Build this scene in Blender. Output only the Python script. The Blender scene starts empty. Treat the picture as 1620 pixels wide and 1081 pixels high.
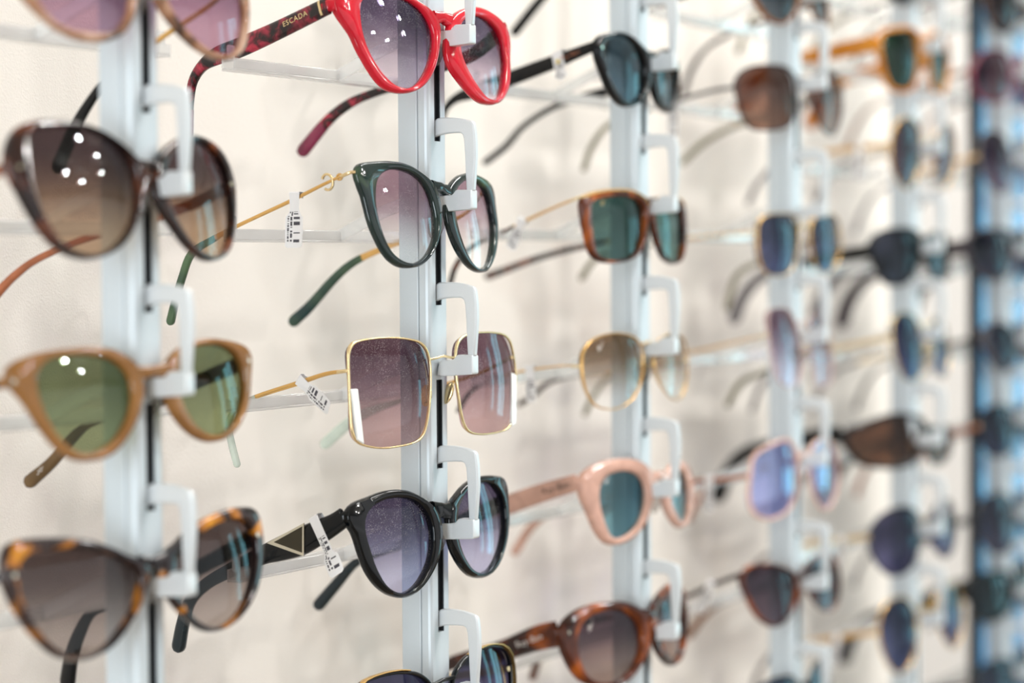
import bpy, bmesh, math, json
from mathutils import Vector, Matrix

S = bpy.context.scene
COL = S.collection
H0 = 1.35                      # eye height above the shop floor

# ------------------------------------------------------------ camera, world, lights, exposure
F_PX = 3800.0
YAW, PIT, ROLL = 0.508, 0.0332, -0.0068
def cam_axes():
    v = Vector((math.cos(YAW)*math.cos(PIT), math.sin(YAW)*math.cos(PIT), -math.sin(PIT)))
    r0 = Vector((math.sin(YAW), -math.cos(YAW), 0)); u0 = r0.cross(v)
    c, s = math.cos(ROLL), math.sin(ROLL)
    return v, c*r0 + s*u0, -s*r0 + c*u0
V_, R_, U_ = cam_axes()
cd = bpy.data.cameras.new('camera'); cam = bpy.data.objects.new('camera', cd); COL.objects.link(cam)
M = Matrix((R_, U_, -V_)).transposed().to_4x4(); M.translation = Vector((0, 0, H0)); cam.matrix_world = M
cd.sensor_width = 36.0; cd.lens = 36.0*F_PX/1620.0; cd.clip_start = 0.05
cd.dof.use_dof = True; cd.dof.focus_distance = 1.185; cd.dof.aperture_fstop = 4.0
S.camera = cam

w = bpy.data.worlds.new('world'); S.world = w; w.use_nodes = True
w.node_tree.nodes['Background'].inputs[0].default_value = (0.75, 0.86, 1.0, 1)
w.node_tree.nodes['Background'].inputs[1].default_value = 0.6

def area(name, loc, aim, sx, sy, power, col, shape='RECTANGLE', spread=180):
    l = bpy.data.lights.new(name, 'AREA'); l.shape = shape; l.size = sx
    if shape == 'RECTANGLE': l.size_y = sy
    l.energy = power; l.color = col; l.spread = math.radians(spread)
    o = bpy.data.objects.new(name, l); COL.objects.link(o); o.location = loc
    o.rotation_euler = (Vector(aim) - Vector(loc)).to_track_quat('-Z', 'Y').to_euler()
    return o
for yy, ww, pp in ((-1.0, .22, 6.0), (-1.45, .4, 10.5), (-2.5, .35, 9.0)):
    area('shop_window_daylight_far', (6.6, yy, 1.45), (0, yy, 1.45), ww, 2.1, pp, (0.34, 0.86, 1.0))
area('shop_window_daylight_near', (-2.9, 0.02, 1.5), (1.6, 0.3, 1.35), 1.2, 2.2, 80, (0.84, 0.93, 1.0))
area('opposite_fill_light', (2.3, -3.55, 1.4), (2.3, 0.7, 1.35), 8.0, 2.6, 58, (0.97, 0.98, 1.0))  # added fill light on the unseen opposite side, evens out the back wall
area('wall_washer', (2.4, 0.08, 2.9), (2.2, 0.75, 1.0), 1.6, .3, 34, (0.985, 0.985, 0.965))
for dx, dy in ((1.9, -1.0), (2.5, -1.4), (1.6, -2.2), (2.2, -2.7), (2.9, -2.1)):
    area('ceiling_spot', (dx, dy, 2.88), (dx + .1, 0.75, 1.3), 0.085, 0.085, 6.8, (1.0, 0.975, 0.94), 'DISK', 150)

S.view_settings.view_transform = 'Standard'; S.view_settings.look = 'None'
S.view_settings.gamma = 1.0; S.view_settings.use_curve_mapping = False
S.view_settings.exposure = 0.30
S.cycles.transparent_max_bounces = 32
S.cycles.max_bounces = 8
S.cycles.sample_clamp_indirect = 4.0
S.cycles.caustics_reflective = False; S.cycles.caustics_refractive = False

# ------------------------------------------------------------ materials
def lin(c):
    return tuple((x/255.0/12.92 if x/255.0 <= .04045 else ((x/255.0+.055)/1.055)**2.4) for x in c)
class NT:
    def __init__(s, name):
        s.m = bpy.data.materials.new(name); s.m.use_nodes = True; s.t = s.m.node_tree; s.t.nodes.clear()
        s.out = s.t.nodes.new('ShaderNodeOutputMaterial')
    def n(s, typ, **k):
        x = s.t.nodes.new(typ)
        for a, b in k.items(): setattr(x, a, b)
        return x
    def l(s, a, b): s.t.links.new(a, b)
def setp(p, rgb, rough=.3, metal=0., spec=.5, coat=0.):
    p.inputs['Base Color'].default_value = (*rgb, 1); p.inputs['Roughness'].default_value = rough
    p.inputs['Metallic'].default_value = metal; p.inputs['Specular IOR Level'].default_value = spec
    p.inputs['Coat Weight'].default_value = coat; p.inputs['Coat Roughness'].default_value = .05
def flat(name, c, rough=.3, metal=0., coat=0., bump=0., bscale=300.):
    N = NT(name); p = N.n('ShaderNodeBsdfPrincipled'); setp(p, lin(c), rough, metal, .5, coat)
    no = N.n('ShaderNodeTexNoise'); no.inputs['Scale'].default_value = bscale; no.inputs['Detail'].default_value = 3
    tc = N.n('ShaderNodeTexCoord'); N.l(tc.outputs['Object'], no.inputs['Vector'])
    if bump:
        b = N.n('ShaderNodeBump'); b.inputs['Strength'].default_value = bump; b.inputs['Distance'].default_value = .0005
        N.l(no.outputs[0], b.inputs['Height']); N.l(b.outputs[0], p.inputs['Normal'])
    else:
        mr = N.n('ShaderNodeMapRange'); mr.inputs[3].default_value = rough*.8; mr.inputs[4].default_value = rough*1.2
        N.l(no.outputs[0], mr.inputs[0]); N.l(mr.outputs[0], p.inputs['Roughness'])
    N.l(p.outputs[0], N.out.inputs[0]); return N.m
def mottled(name, stops, scale=60., rough=.12, clear=0., dist=.6):
    """acetate with cloudy patches: stops = [(position, rgb), ...]"""
    N = NT(name); p = N.n('ShaderNodeBsdfPrincipled'); setp(p, (1, 1, 1), rough, 0, .4, .2)
    tc = N.n('ShaderNodeTexCoord'); no = N.n('ShaderNodeTexNoise'); no.inputs['Scale'].default_value = scale
    no.inputs['Detail'].default_value = 2; no.inputs['Distortion'].default_value = dist
    N.l(tc.outputs['Object'], no.inputs['Vector'])
    r = N.n('ShaderNodeValToRGB'); cr = r.color_ramp
    while len(cr.elements) < len(stops): cr.elements.new(.5)
    for e, (q, c) in zip(cr.elements, stops): e.position = q; e.color = (*lin(c), 1)
    N.l(no.outputs[0], r.inputs[0]); N.l(r.outputs[0], p.inputs['Base Color'])
    if clear > 0:
        tr = N.n('ShaderNodeBsdfTransparent'); N.l(r.outputs[0], tr.inputs[0])
        mx = N.n('ShaderNodeMixShader'); mx.inputs[0].default_value = clear
        N.l(p.outputs[0], mx.inputs[1]); N.l(tr.outputs[0], mx.inputs[2]); N.l(mx.outputs[0], N.out.inputs[0])
    else: N.l(p.outputs[0], N.out.inputs[0])
    return N.m
def solidc(name, c, clear=0., rough=.12): return mottled(name, [(.3, c), (.7, tuple(min(255, int(x*1.12)+2) for x in c))], 90, rough, clear)
def schlick(N, lo, hi, k=5.):
    lw = N.n('ShaderNodeLayerWeight'); lw.inputs[0].default_value = .5
    pw = N.n('ShaderNodeMath', operation='POWER'); pw.inputs[1].default_value = k; N.l(lw.outputs['Facing'], pw.inputs[0])
    mr = N.n('ShaderNodeMapRange'); mr.inputs[3].default_value = lo; mr.inputs[4].default_value = hi
    N.l(pw.outputs[0], mr.inputs[0]); return mr.outputs[0]
WALL = (214, 205, 196)
def lens_mat(name, top, bot, z0, z1, dust=0., refl=(.045, .9), mid=None):
    """tinted lens: transmission fades from the top colour to the bottom colour; each of its two faces takes half the tint"""
    N = NT(name); wl = lin(WALL)
    def T(c): return tuple(min(.97, max(.006, a/b))**.5 for a, b in zip(lin(c), wl))
    tc = N.n('ShaderNodeTexCoord'); sp = N.n('ShaderNodeSeparateXYZ'); N.l(tc.outputs['Object'], sp.inputs[0])
    mr = N.n('ShaderNodeMapRange'); mr.inputs[1].default_value = z0; mr.inputs[2].default_value = z1
    N.l(sp.outputs[2], mr.inputs[0])
    r = N.n('ShaderNodeValToRGB'); r.color_ramp.interpolation = 'EASE'
    r.color_ramp.elements[0].color = (*T(bot), 1); r.color_ramp.elements[1].color = (*T(top), 1)
    r.color_ramp.elements[0].position = .08; r.color_ramp.elements[1].position = .85
    N.l(mr.outputs[0], r.inputs[0])
    tr = N.n('ShaderNodeBsdfTransparent'); N.l(r.outputs[0], tr.inputs[0])
    gl = N.n('ShaderNodeBsdfGlossy'); gl.inputs['Roughness'].default_value = .01; gl.inputs[0].default_value = (.86, .97, 1, 1)
    mx = N.n('ShaderNodeMixShader'); N.l(schlick(N, *refl), mx.inputs[0])
    N.l(tr.outputs[0], mx.inputs[1]); N.l(gl.outputs[0], mx.inputs[2]); last = mx
    if dust:
        vo = N.n('ShaderNodeTexVoronoi'); vo.inputs['Scale'].default_value = 1700.; N.l(tc.outputs['Object'], vo.inputs['Vector'])
        no = N.n('ShaderNodeTexNoise'); no.inputs['Scale'].default_value = 160.; N.l(tc.outputs['Object'], no.inputs['Vector'])
        th = N.n('ShaderNodeMath', operation='MULTIPLY'); N.l(no.outputs[0], th.inputs[0]); th.inputs[1].default_value = dust
        lt = N.n('ShaderNodeMath', operation='LESS_THAN'); N.l(vo.outputs['Distance'], lt.inputs[0]); N.l(th.outputs[0], lt.inputs[1])
        ml = N.n('ShaderNodeMath', operation='MULTIPLY'); N.l(lt.outputs[0], ml.inputs[0]); ml.inputs[1].default_value = .42
        df = N.n('ShaderNodeBsdfDiffuse'); df.inputs[0].default_value = (.85, .82, .8, 1)
        m2 = N.n('ShaderNodeMixShader'); N.l(ml.outputs[0], m2.inputs[0]); N.l(mx.outputs[0], m2.inputs[1]); N.l(df.outputs[0], m2.inputs[2]); last = m2
    N.l(last.outputs[0], N.out.inputs[0]); return N.m
def clear_mat(name, c=(240, 244, 244), body=.16):
    N = NT(name); tr = N.n('ShaderNodeBsdfTransparent'); tr.inputs[0].default_value = (*lin(c), 1)
    gl = N.n('ShaderNodeBsdfGlossy'); gl.inputs['Roughness'].default_value = .06
    df = N.n('ShaderNodeBsdfDiffuse'); df.inputs[0].default_value = (.93, .94, .94, 1)
    tl = N.n('ShaderNodeBsdfTranslucent'); tl.inputs[0].default_value = (.95, .96, .96, 1)
    ad = N.n('ShaderNodeMixShader'); N.l(df.outputs[0], ad.inputs[1]); N.l(tl.outputs[0], ad.inputs[2])
    m1 = N.n('ShaderNodeMixShader'); m1.inputs[0].default_value = body; N.l(tr.outputs[0], m1.inputs[1]); N.l(ad.outputs[0], m1.inputs[2])
    m2 = N.n('ShaderNodeMixShader'); N.l(schlick(N, .04, .5, 3.), m2.inputs[0]); N.l(m1.outputs[0], m2.inputs[1]); N.l(gl.outputs[0], m2.inputs[2])
    N.l(m2.outputs[0], N.out.inputs[0]); return N.m
def tag_mat():
    """white price tag: printed barcode and two lines of small print, by UV"""
    N = NT('price_tag_paper'); p = N.n('ShaderNodeBsdfPrincipled'); setp(p, (1, 1, 1), .45)
    uv = N.n('ShaderNodeTexCoord'); sp = N.n('ShaderNodeSeparateXYZ'); N.l(uv.outputs['UV'], sp.inputs[0])
    def band(a, b, src):
        x = N.n('ShaderNodeMath', operation='GREATER_THAN'); N.l(src, x.inputs[0]); x.inputs[1].default_value = a
        y = N.n('ShaderNodeMath', operation='LESS_THAN'); N.l(src, y.inputs[0]); y.inputs[1].default_value = b
        z = N.n('ShaderNodeMath', operation='MULTIPLY'); N.l(x.outputs[0], z.inputs[0]); N.l(y.outputs[0], z.inputs[1]); return z.outputs[0]
    def stripes(n, seed, thr, src):
        m = N.n('ShaderNodeMath', operation='MULTIPLY'); N.l(src, m.inputs[0]); m.inputs[1].default_value = n
        f = N.n('ShaderNodeMath', operation='FLOOR'); N.l(m.outputs[0], f.inputs[0])
        a = N.n('ShaderNodeMath', operation='ADD'); N.l(f.outputs[0], a.inputs[0]); a.inputs[1].default_value = seed
        wn = N.n('ShaderNodeTexWhiteNoise', noise_dimensions='1D'); N.l(a.outputs[0], wn.inputs['W'])
        g = N.n('ShaderNodeMath', operation='GREATER_THAN'); N.l(wn.outputs[0], g.inputs[0]); g.inputs[1].default_value = thr; return g.outputs[0]
    def mul(a, b):
        m = N.n('ShaderNodeMath', operation='MULTIPLY'); N.l(a, m.inputs[0]); N.l(b, m.inputs[1]); return m.outputs[0]
    X, Y = sp.outputs[0], sp.outputs[1]
    along = band(.34, .9, X)
    parts = [mul(stripes(46, 3.3, .5, X), band(.5, .85, Y)), mul(stripes(60, 9.1, .45, X), band(.3, .42, Y)), mul(stripes(60, 19.7, .4, X), band(.12, .22, Y))]
    tot = parts[0]
    for q in parts[1:]:
        m = N.n('ShaderNodeMath', operation='ADD'); N.l(tot, m.inputs[0]); N.l(q, m.inputs[1]); tot = m.outputs[0]
    mx = N.n('ShaderNodeMixRGB'); N.l(mul(tot, along), mx.inputs[0]); mx.inputs[1].default_value = (.95, .96, .99, 1); mx.inputs[2].default_value = (.05, .05, .07, 1)
    N.l(mx.outputs[0], p.inputs['Base Color']); N.l(p.outputs[0], N.out.inputs[0]); return N.m
def wall_mat():
    N = NT('beige_leatherette'); p = N.n('ShaderNodeBsdfPrincipled'); setp(p, lin((231, 226, 219)), .7, 0, .05)
    tc = N.n('ShaderNodeTexCoord'); vo = N.n('ShaderNodeTexVoronoi'); vo.inputs['Scale'].default_value = 900.; vo.feature = 'SMOOTH_F1'
    no = N.n('ShaderNodeTexNoise'); no.inputs['Scale'].default_value = 1100.; no.inputs['Detail'].default_value = 3
    N.l(tc.outputs['Object'], vo.inputs['Vector']); N.l(tc.outputs['Object'], no.inputs['Vector'])
    ad = N.n('ShaderNodeMath', operation='ADD'); N.l(vo.outputs['Distance'], ad.inputs[0]); N.l(no.outputs[0], ad.inputs[1])
    b = N.n('ShaderNodeBump'); b.inputs['Strength'].default_value = .35; b.inputs['Distance'].default_value = .0006
    N.l(ad.outputs[0], b.inputs['Height']); N.l(b.outputs[0], p.inputs['Normal']); N.l(p.outputs[0], N.out.inputs[0]); return N.m
def alu_mat(name, c, rough=.38, metal=.35):
    N = NT(name); p = N.n('ShaderNodeBsdfPrincipled'); setp(p, lin(c), rough, metal, .5)
    tc = N.n('ShaderNodeTexCoord'); no = N.n('ShaderNodeTexNoise'); no.inputs['Scale'].default_value = 1500.; no.inputs['Detail'].default_value = 2
    N.l(tc.outputs['Object'], no.inputs['Vector'])
    b = N.n('ShaderNodeBump'); b.inputs['Strength'].default_value = .25; b.inputs['Distance'].default_value = .0002
    N.l(no.outputs[0], b.inputs['Height']); N.l(b.outputs[0], p.inputs['Normal']); N.l(p.outputs[0], N.out.inputs[0]); return N.m
M_ALU = alu_mat('anodised_aluminium', (204, 214, 220), .45, .2); M_HOOK = alu_mat('silver_lacquer', (212, 217, 220), .34, .25)
M_DARK = flat('dark_rubber', (30, 35, 40), .8); M_ACRYL = clear_mat('clear_acrylic', (252, 252, 252), .42); M_PAD = clear_mat('clear_silicone', (225, 222, 220), .1)
M_TAG = tag_mat(); M_YEL = flat('yellow_print', (222, 196, 40), .4); M_GOLD = flat('gold_metal', (226, 182, 112), .22, .85)
M_GOLDL = flat('pale_gold_metal', (232, 208, 160), .2, .85); M_SILVER = flat('polished_silver', (214, 208, 190), .12, .9)
M_BLACK = flat('black_acetate', (7, 10, 13), .12, 0, .15); M_BLACK.node_tree.nodes['Principled BSDF'].inputs['Specular IOR Level'].default_value = .22
M_GUN = flat('gunmetal', (62, 60, 62), .25, .7)
M_PRINTW = flat('white_print', (225, 220, 215), .4); M_PRINTD = flat('dark_print', (60, 52, 50), .4)
M_WALL = wall_mat()

# ------------------------------------------------------------ mesh helpers
def link(name, me, mat, parent=None, smooth=False):
    o = bpy.data.objects.new(name, me); COL.objects.link(o)
    if mat: me.materials.append(mat)
    if smooth:
        me.polygons.foreach_set('use_smooth', [True]*len(me.polygons))
    if parent: o.parent = parent
    return o
def mesh(name, v, f, mat, parent=None, smooth=False, sharp=None, mods=None):
    me = bpy.data.meshes.new(name); me.from_pydata([tuple(p) for p in v], [], f)
    bm = bmesh.new(); bm.from_mesh(me); bmesh.ops.recalc_face_normals(bm, faces=bm.faces); bm.to_mesh(me); bm.free()
    me.update(); o = link(name, me, mat, parent, smooth)
    if smooth and sharp: me.set_sharp_from_angle(angle=math.radians(sharp))
    return o
def box(lo, hi, v=None, f=None):
    v = [] if v is None else v; f = [] if f is None else f; b = len(v)
    for z in (lo[2], hi[2]):
        v += [(lo[0], lo[1], z), (hi[0], lo[1], z), (hi[0], hi[1], z), (lo[0], hi[1], z)]
    f += [(b, b+3, b+2, b+1), (b+4, b+5, b+6, b+7)] + [(b+i, b+(i+1) % 4, b+4+(i+1) % 4, b+4+i) for i in range(4)]
    return v, f
def bevel(o, w, seg=2):
    m = o.modifiers.new('bevel', 'BEVEL'); m.width = w; m.segments = seg; m.limit_method = 'ANGLE'; m.angle_limit = math.radians(35)
    o.data.polygons.foreach_set('use_smooth', [True]*len(o.data.polygons)); o.data.set_sharp_from_angle(angle=math.radians(50))
def extrude_profile(P, x0, x1):
    """P: polygon in (y, z); extruded along x"""
    n = len(P); v = [(x0, y, z) for y, z in P] + [(x1, y, z) for y, z in P]
    f = [tuple(range(n)), tuple(range(2*n-1, n-1, -1))] + [(i, (i+1) % n, n+(i+1) % n, n+i) for i in range(n)]
    return v, f
def extrude_z(P, z0, z1):
    """P: polygon in (x, y); extruded along z"""
    n = len(P); v = [(x, y, z0) for x, y in P] + [(x, y, z1) for x, y in P]
    return v, [tuple(range(n)), tuple(range(2*n-1, n-1, -1))] + [(i, (i+1) % n, n+(i+1) % n, n+i) for i in range(n)]
def catmull(P, n):
    P = [Vector(p) for p in P]; Q = [2*P[0]-P[1]] + P + [2*P[-1]-P[-2]]; out = []
    for i in range(1, len(Q)-2):
        a, b, c, d = Q[i-1:i+3]
        for k in range(n):
            t = k/n; out.append(.5*(2*b+(c-a)*t+(2*a-5*b+4*c-d)*t*t+(-a+3*b-3*c+d)*t**3))
    out.append(P[-1]); return out
def cyc(r, k=2):
    """closed Catmull interpolation of a list of radii"""
    n = len(r); o = []
    for i in range(n):
        a, b, c, d = r[i-1], r[i], r[(i+1) % n], r[(i+2) % n]
        for j in range(k):
            t = j/k; o.append(.5*(2*b+(c-a)*t+(2*a-5*b+4*c-d)*t*t+(-a+3*b-3*c+d)*t**3))
    return o
def ys(x, K): return K*(math.sqrt(x*x+225.)-15.)          # millimetres: the wrap of the front
MM = .001
def ring(L, K, t, v, f):
    (cx, cz), ro, ri = L; ro = cyc([a/10 for a in ro]); ri = cyc([a/10 for a in ri]); n = len(ro); b0 = len(v)
    for i in range(n):
        a = 2*math.pi*i/n; co, si = math.cos(a), math.sin(a); w_ = max(.5, ro[i]-ri[i]); b = min(1.1, .33*w_, t*.35)
        for r_, y_ in ((ro[i], -.22*t), (ro[i]-b, -.5*t), (ri[i]+b*.7, -.5*t), (ri[i], -.3*t), (ri[i], .3*t), (ri[i]+b*.7, .5*t), (ro[i]-b, .5*t), (ro[i], .25*t)):
            x = cx+r_*co; v.append((x*MM, (ys(x, K)+y_)*MM, (cz+r_*si)*MM))
    for i in range(n):
        j = (i+1) % n
        for k in range(8): f.append((b0+i*8+k, b0+j*8+k, b0+j*8+(k+1) % 8, b0+i*8+(k+1) % 8))
def lens_mesh(L, K, thick=1.5, R=105., cuty=.0):
    (cx, cz), ro, ri = L; ri = cyc([a/10+.25 for a in ri]); n = len(ri); v = []; f = []
    rm = sum(ri)/n; rings = (.0, .2, .4, .6, .8, 1.)
    for side in (0, 1):
        off = side*thick
        for q in rings:
            for i in range(n if q else 1):
                a = 2*math.pi*i/n; r = ri[i]*q; x = cx+r*math.cos(a)
                v.append((x*MM, (ys(x, K)+(r*r-rm*rm*.8)/(2*R)-.4+off)*MM, (cz+r*math.sin(a))*MM))
    half = 1+5*n
    for side in (0, 1):
        b = side*half
        for i in range(n):
            j = (i+1) % n; f.append((b, b+1+i, b+1+j))
            for k in range(4): f.append((b+1+k*n+i, b+1+(k+1)*n+i, b+1+(k+1)*n+j, b+1+k*n+j))
    for i in range(n):
        j = (i+1) % n; f.append((1+4*n+i, half+1+4*n+i, half+1+4*n+j, 1+4*n+j))
    return v, f
def loft(P, wz, tx, upfix=None, cap=True, sides=10, pw=.55):
    """sweep a rounded rectangle along P (mm). wz: height at each point, tx: thickness at each point"""
    v = []; f = []; n = len(P); xs = Vector((1, 0, 0))
    for i, p in enumerate(P):
        t = (P[min(i+1, n-1)]-P[max(i-1, 0)]).normalized()
        if upfix is None:
            sx = (xs - t*xs.dot(t)).normalized(); up = t.cross(sx).normalized()
            up = up if up.z > 0 or abs(up.z) < .2 and up.y > 0 else -up
        else: up = upfix; sx = t.cross(up).normalized()
        for k in range(sides):
            a = 2*math.pi*(k+.5)/sides; c, s = math.cos(a), math.sin(a)
            c = math.copysign(abs(c)**pw, c); s = math.copysign(abs(s)**pw, s)
            q = p+sx*(c*tx[i]/2)+up*(s*wz[i]/2); v.append((q.x*MM, q.y*MM, q.z*MM))
    for i in range(n-1):
        for k in range(sides):
            f.append((i*sides+k, i*sides+(k+1) % sides, (i+1)*sides+(k+1) % sides, (i+1)*sides+k))
    f.append(tuple(range(sides))); f.append(tuple((n-1)*sides+k for k in range(sides)))
    return v, f
def empty(name, loc, rot=None):
    o = bpy.data.objects.new(name, None); COL.objects.link(o); o.empty_display_size = .02
    m = (rot or Matrix.Identity(3)).to_4x4(); m.translation = Vector(loc); o.matrix_world = m; return o
def tag(o, label, cat, group=None):
    o['label'] = label; o['category'] = cat
    if group: o['group'] = group
def struct(o): o['kind'] = 'structure'; return o

# ------------------------------------------------------------ the room
Y0, XC, PITCH_X = 0.6187, 0.8006, 0.2356
YW = 0.777
v, f = box((-3.0, YW, 0), (6.7, YW+.1, 3.0)); struct(mesh('wall_back', v, f, M_WALL))
M_PAINT = flat('warm_white_paint', (226, 218, 208), .6); M_FLOOR = flat('grey_oak_floor', (150, 134, 116), .45)
v, f = box((-3.0, -3.6, -.1), (6.7, YW+.1, 0)); struct(mesh('floor', v, f, M_FLOOR))
v, f = box((-3.0, -3.6, 3.0), (6.7, YW+.1, 3.1)); struct(mesh('ceiling', v, f, M_PAINT))
v, f = box((-3.0, -3.7, 0), (6.7, -3.6, 3.0)); struct(mesh('wall_front', v, f, flat('taupe_paint', (120, 110, 104), .6)))
v, f = box((6.7, -3.6, 0), (6.8, YW+.1, 3.0)); struct(mesh('wall_right', v, f, M_PAINT))
v, f = box((-3.1, -3.6, 0), (-3.0, YW+.1, 3.0)); struct(mesh('wall_left', v, f, M_PAINT))

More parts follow.
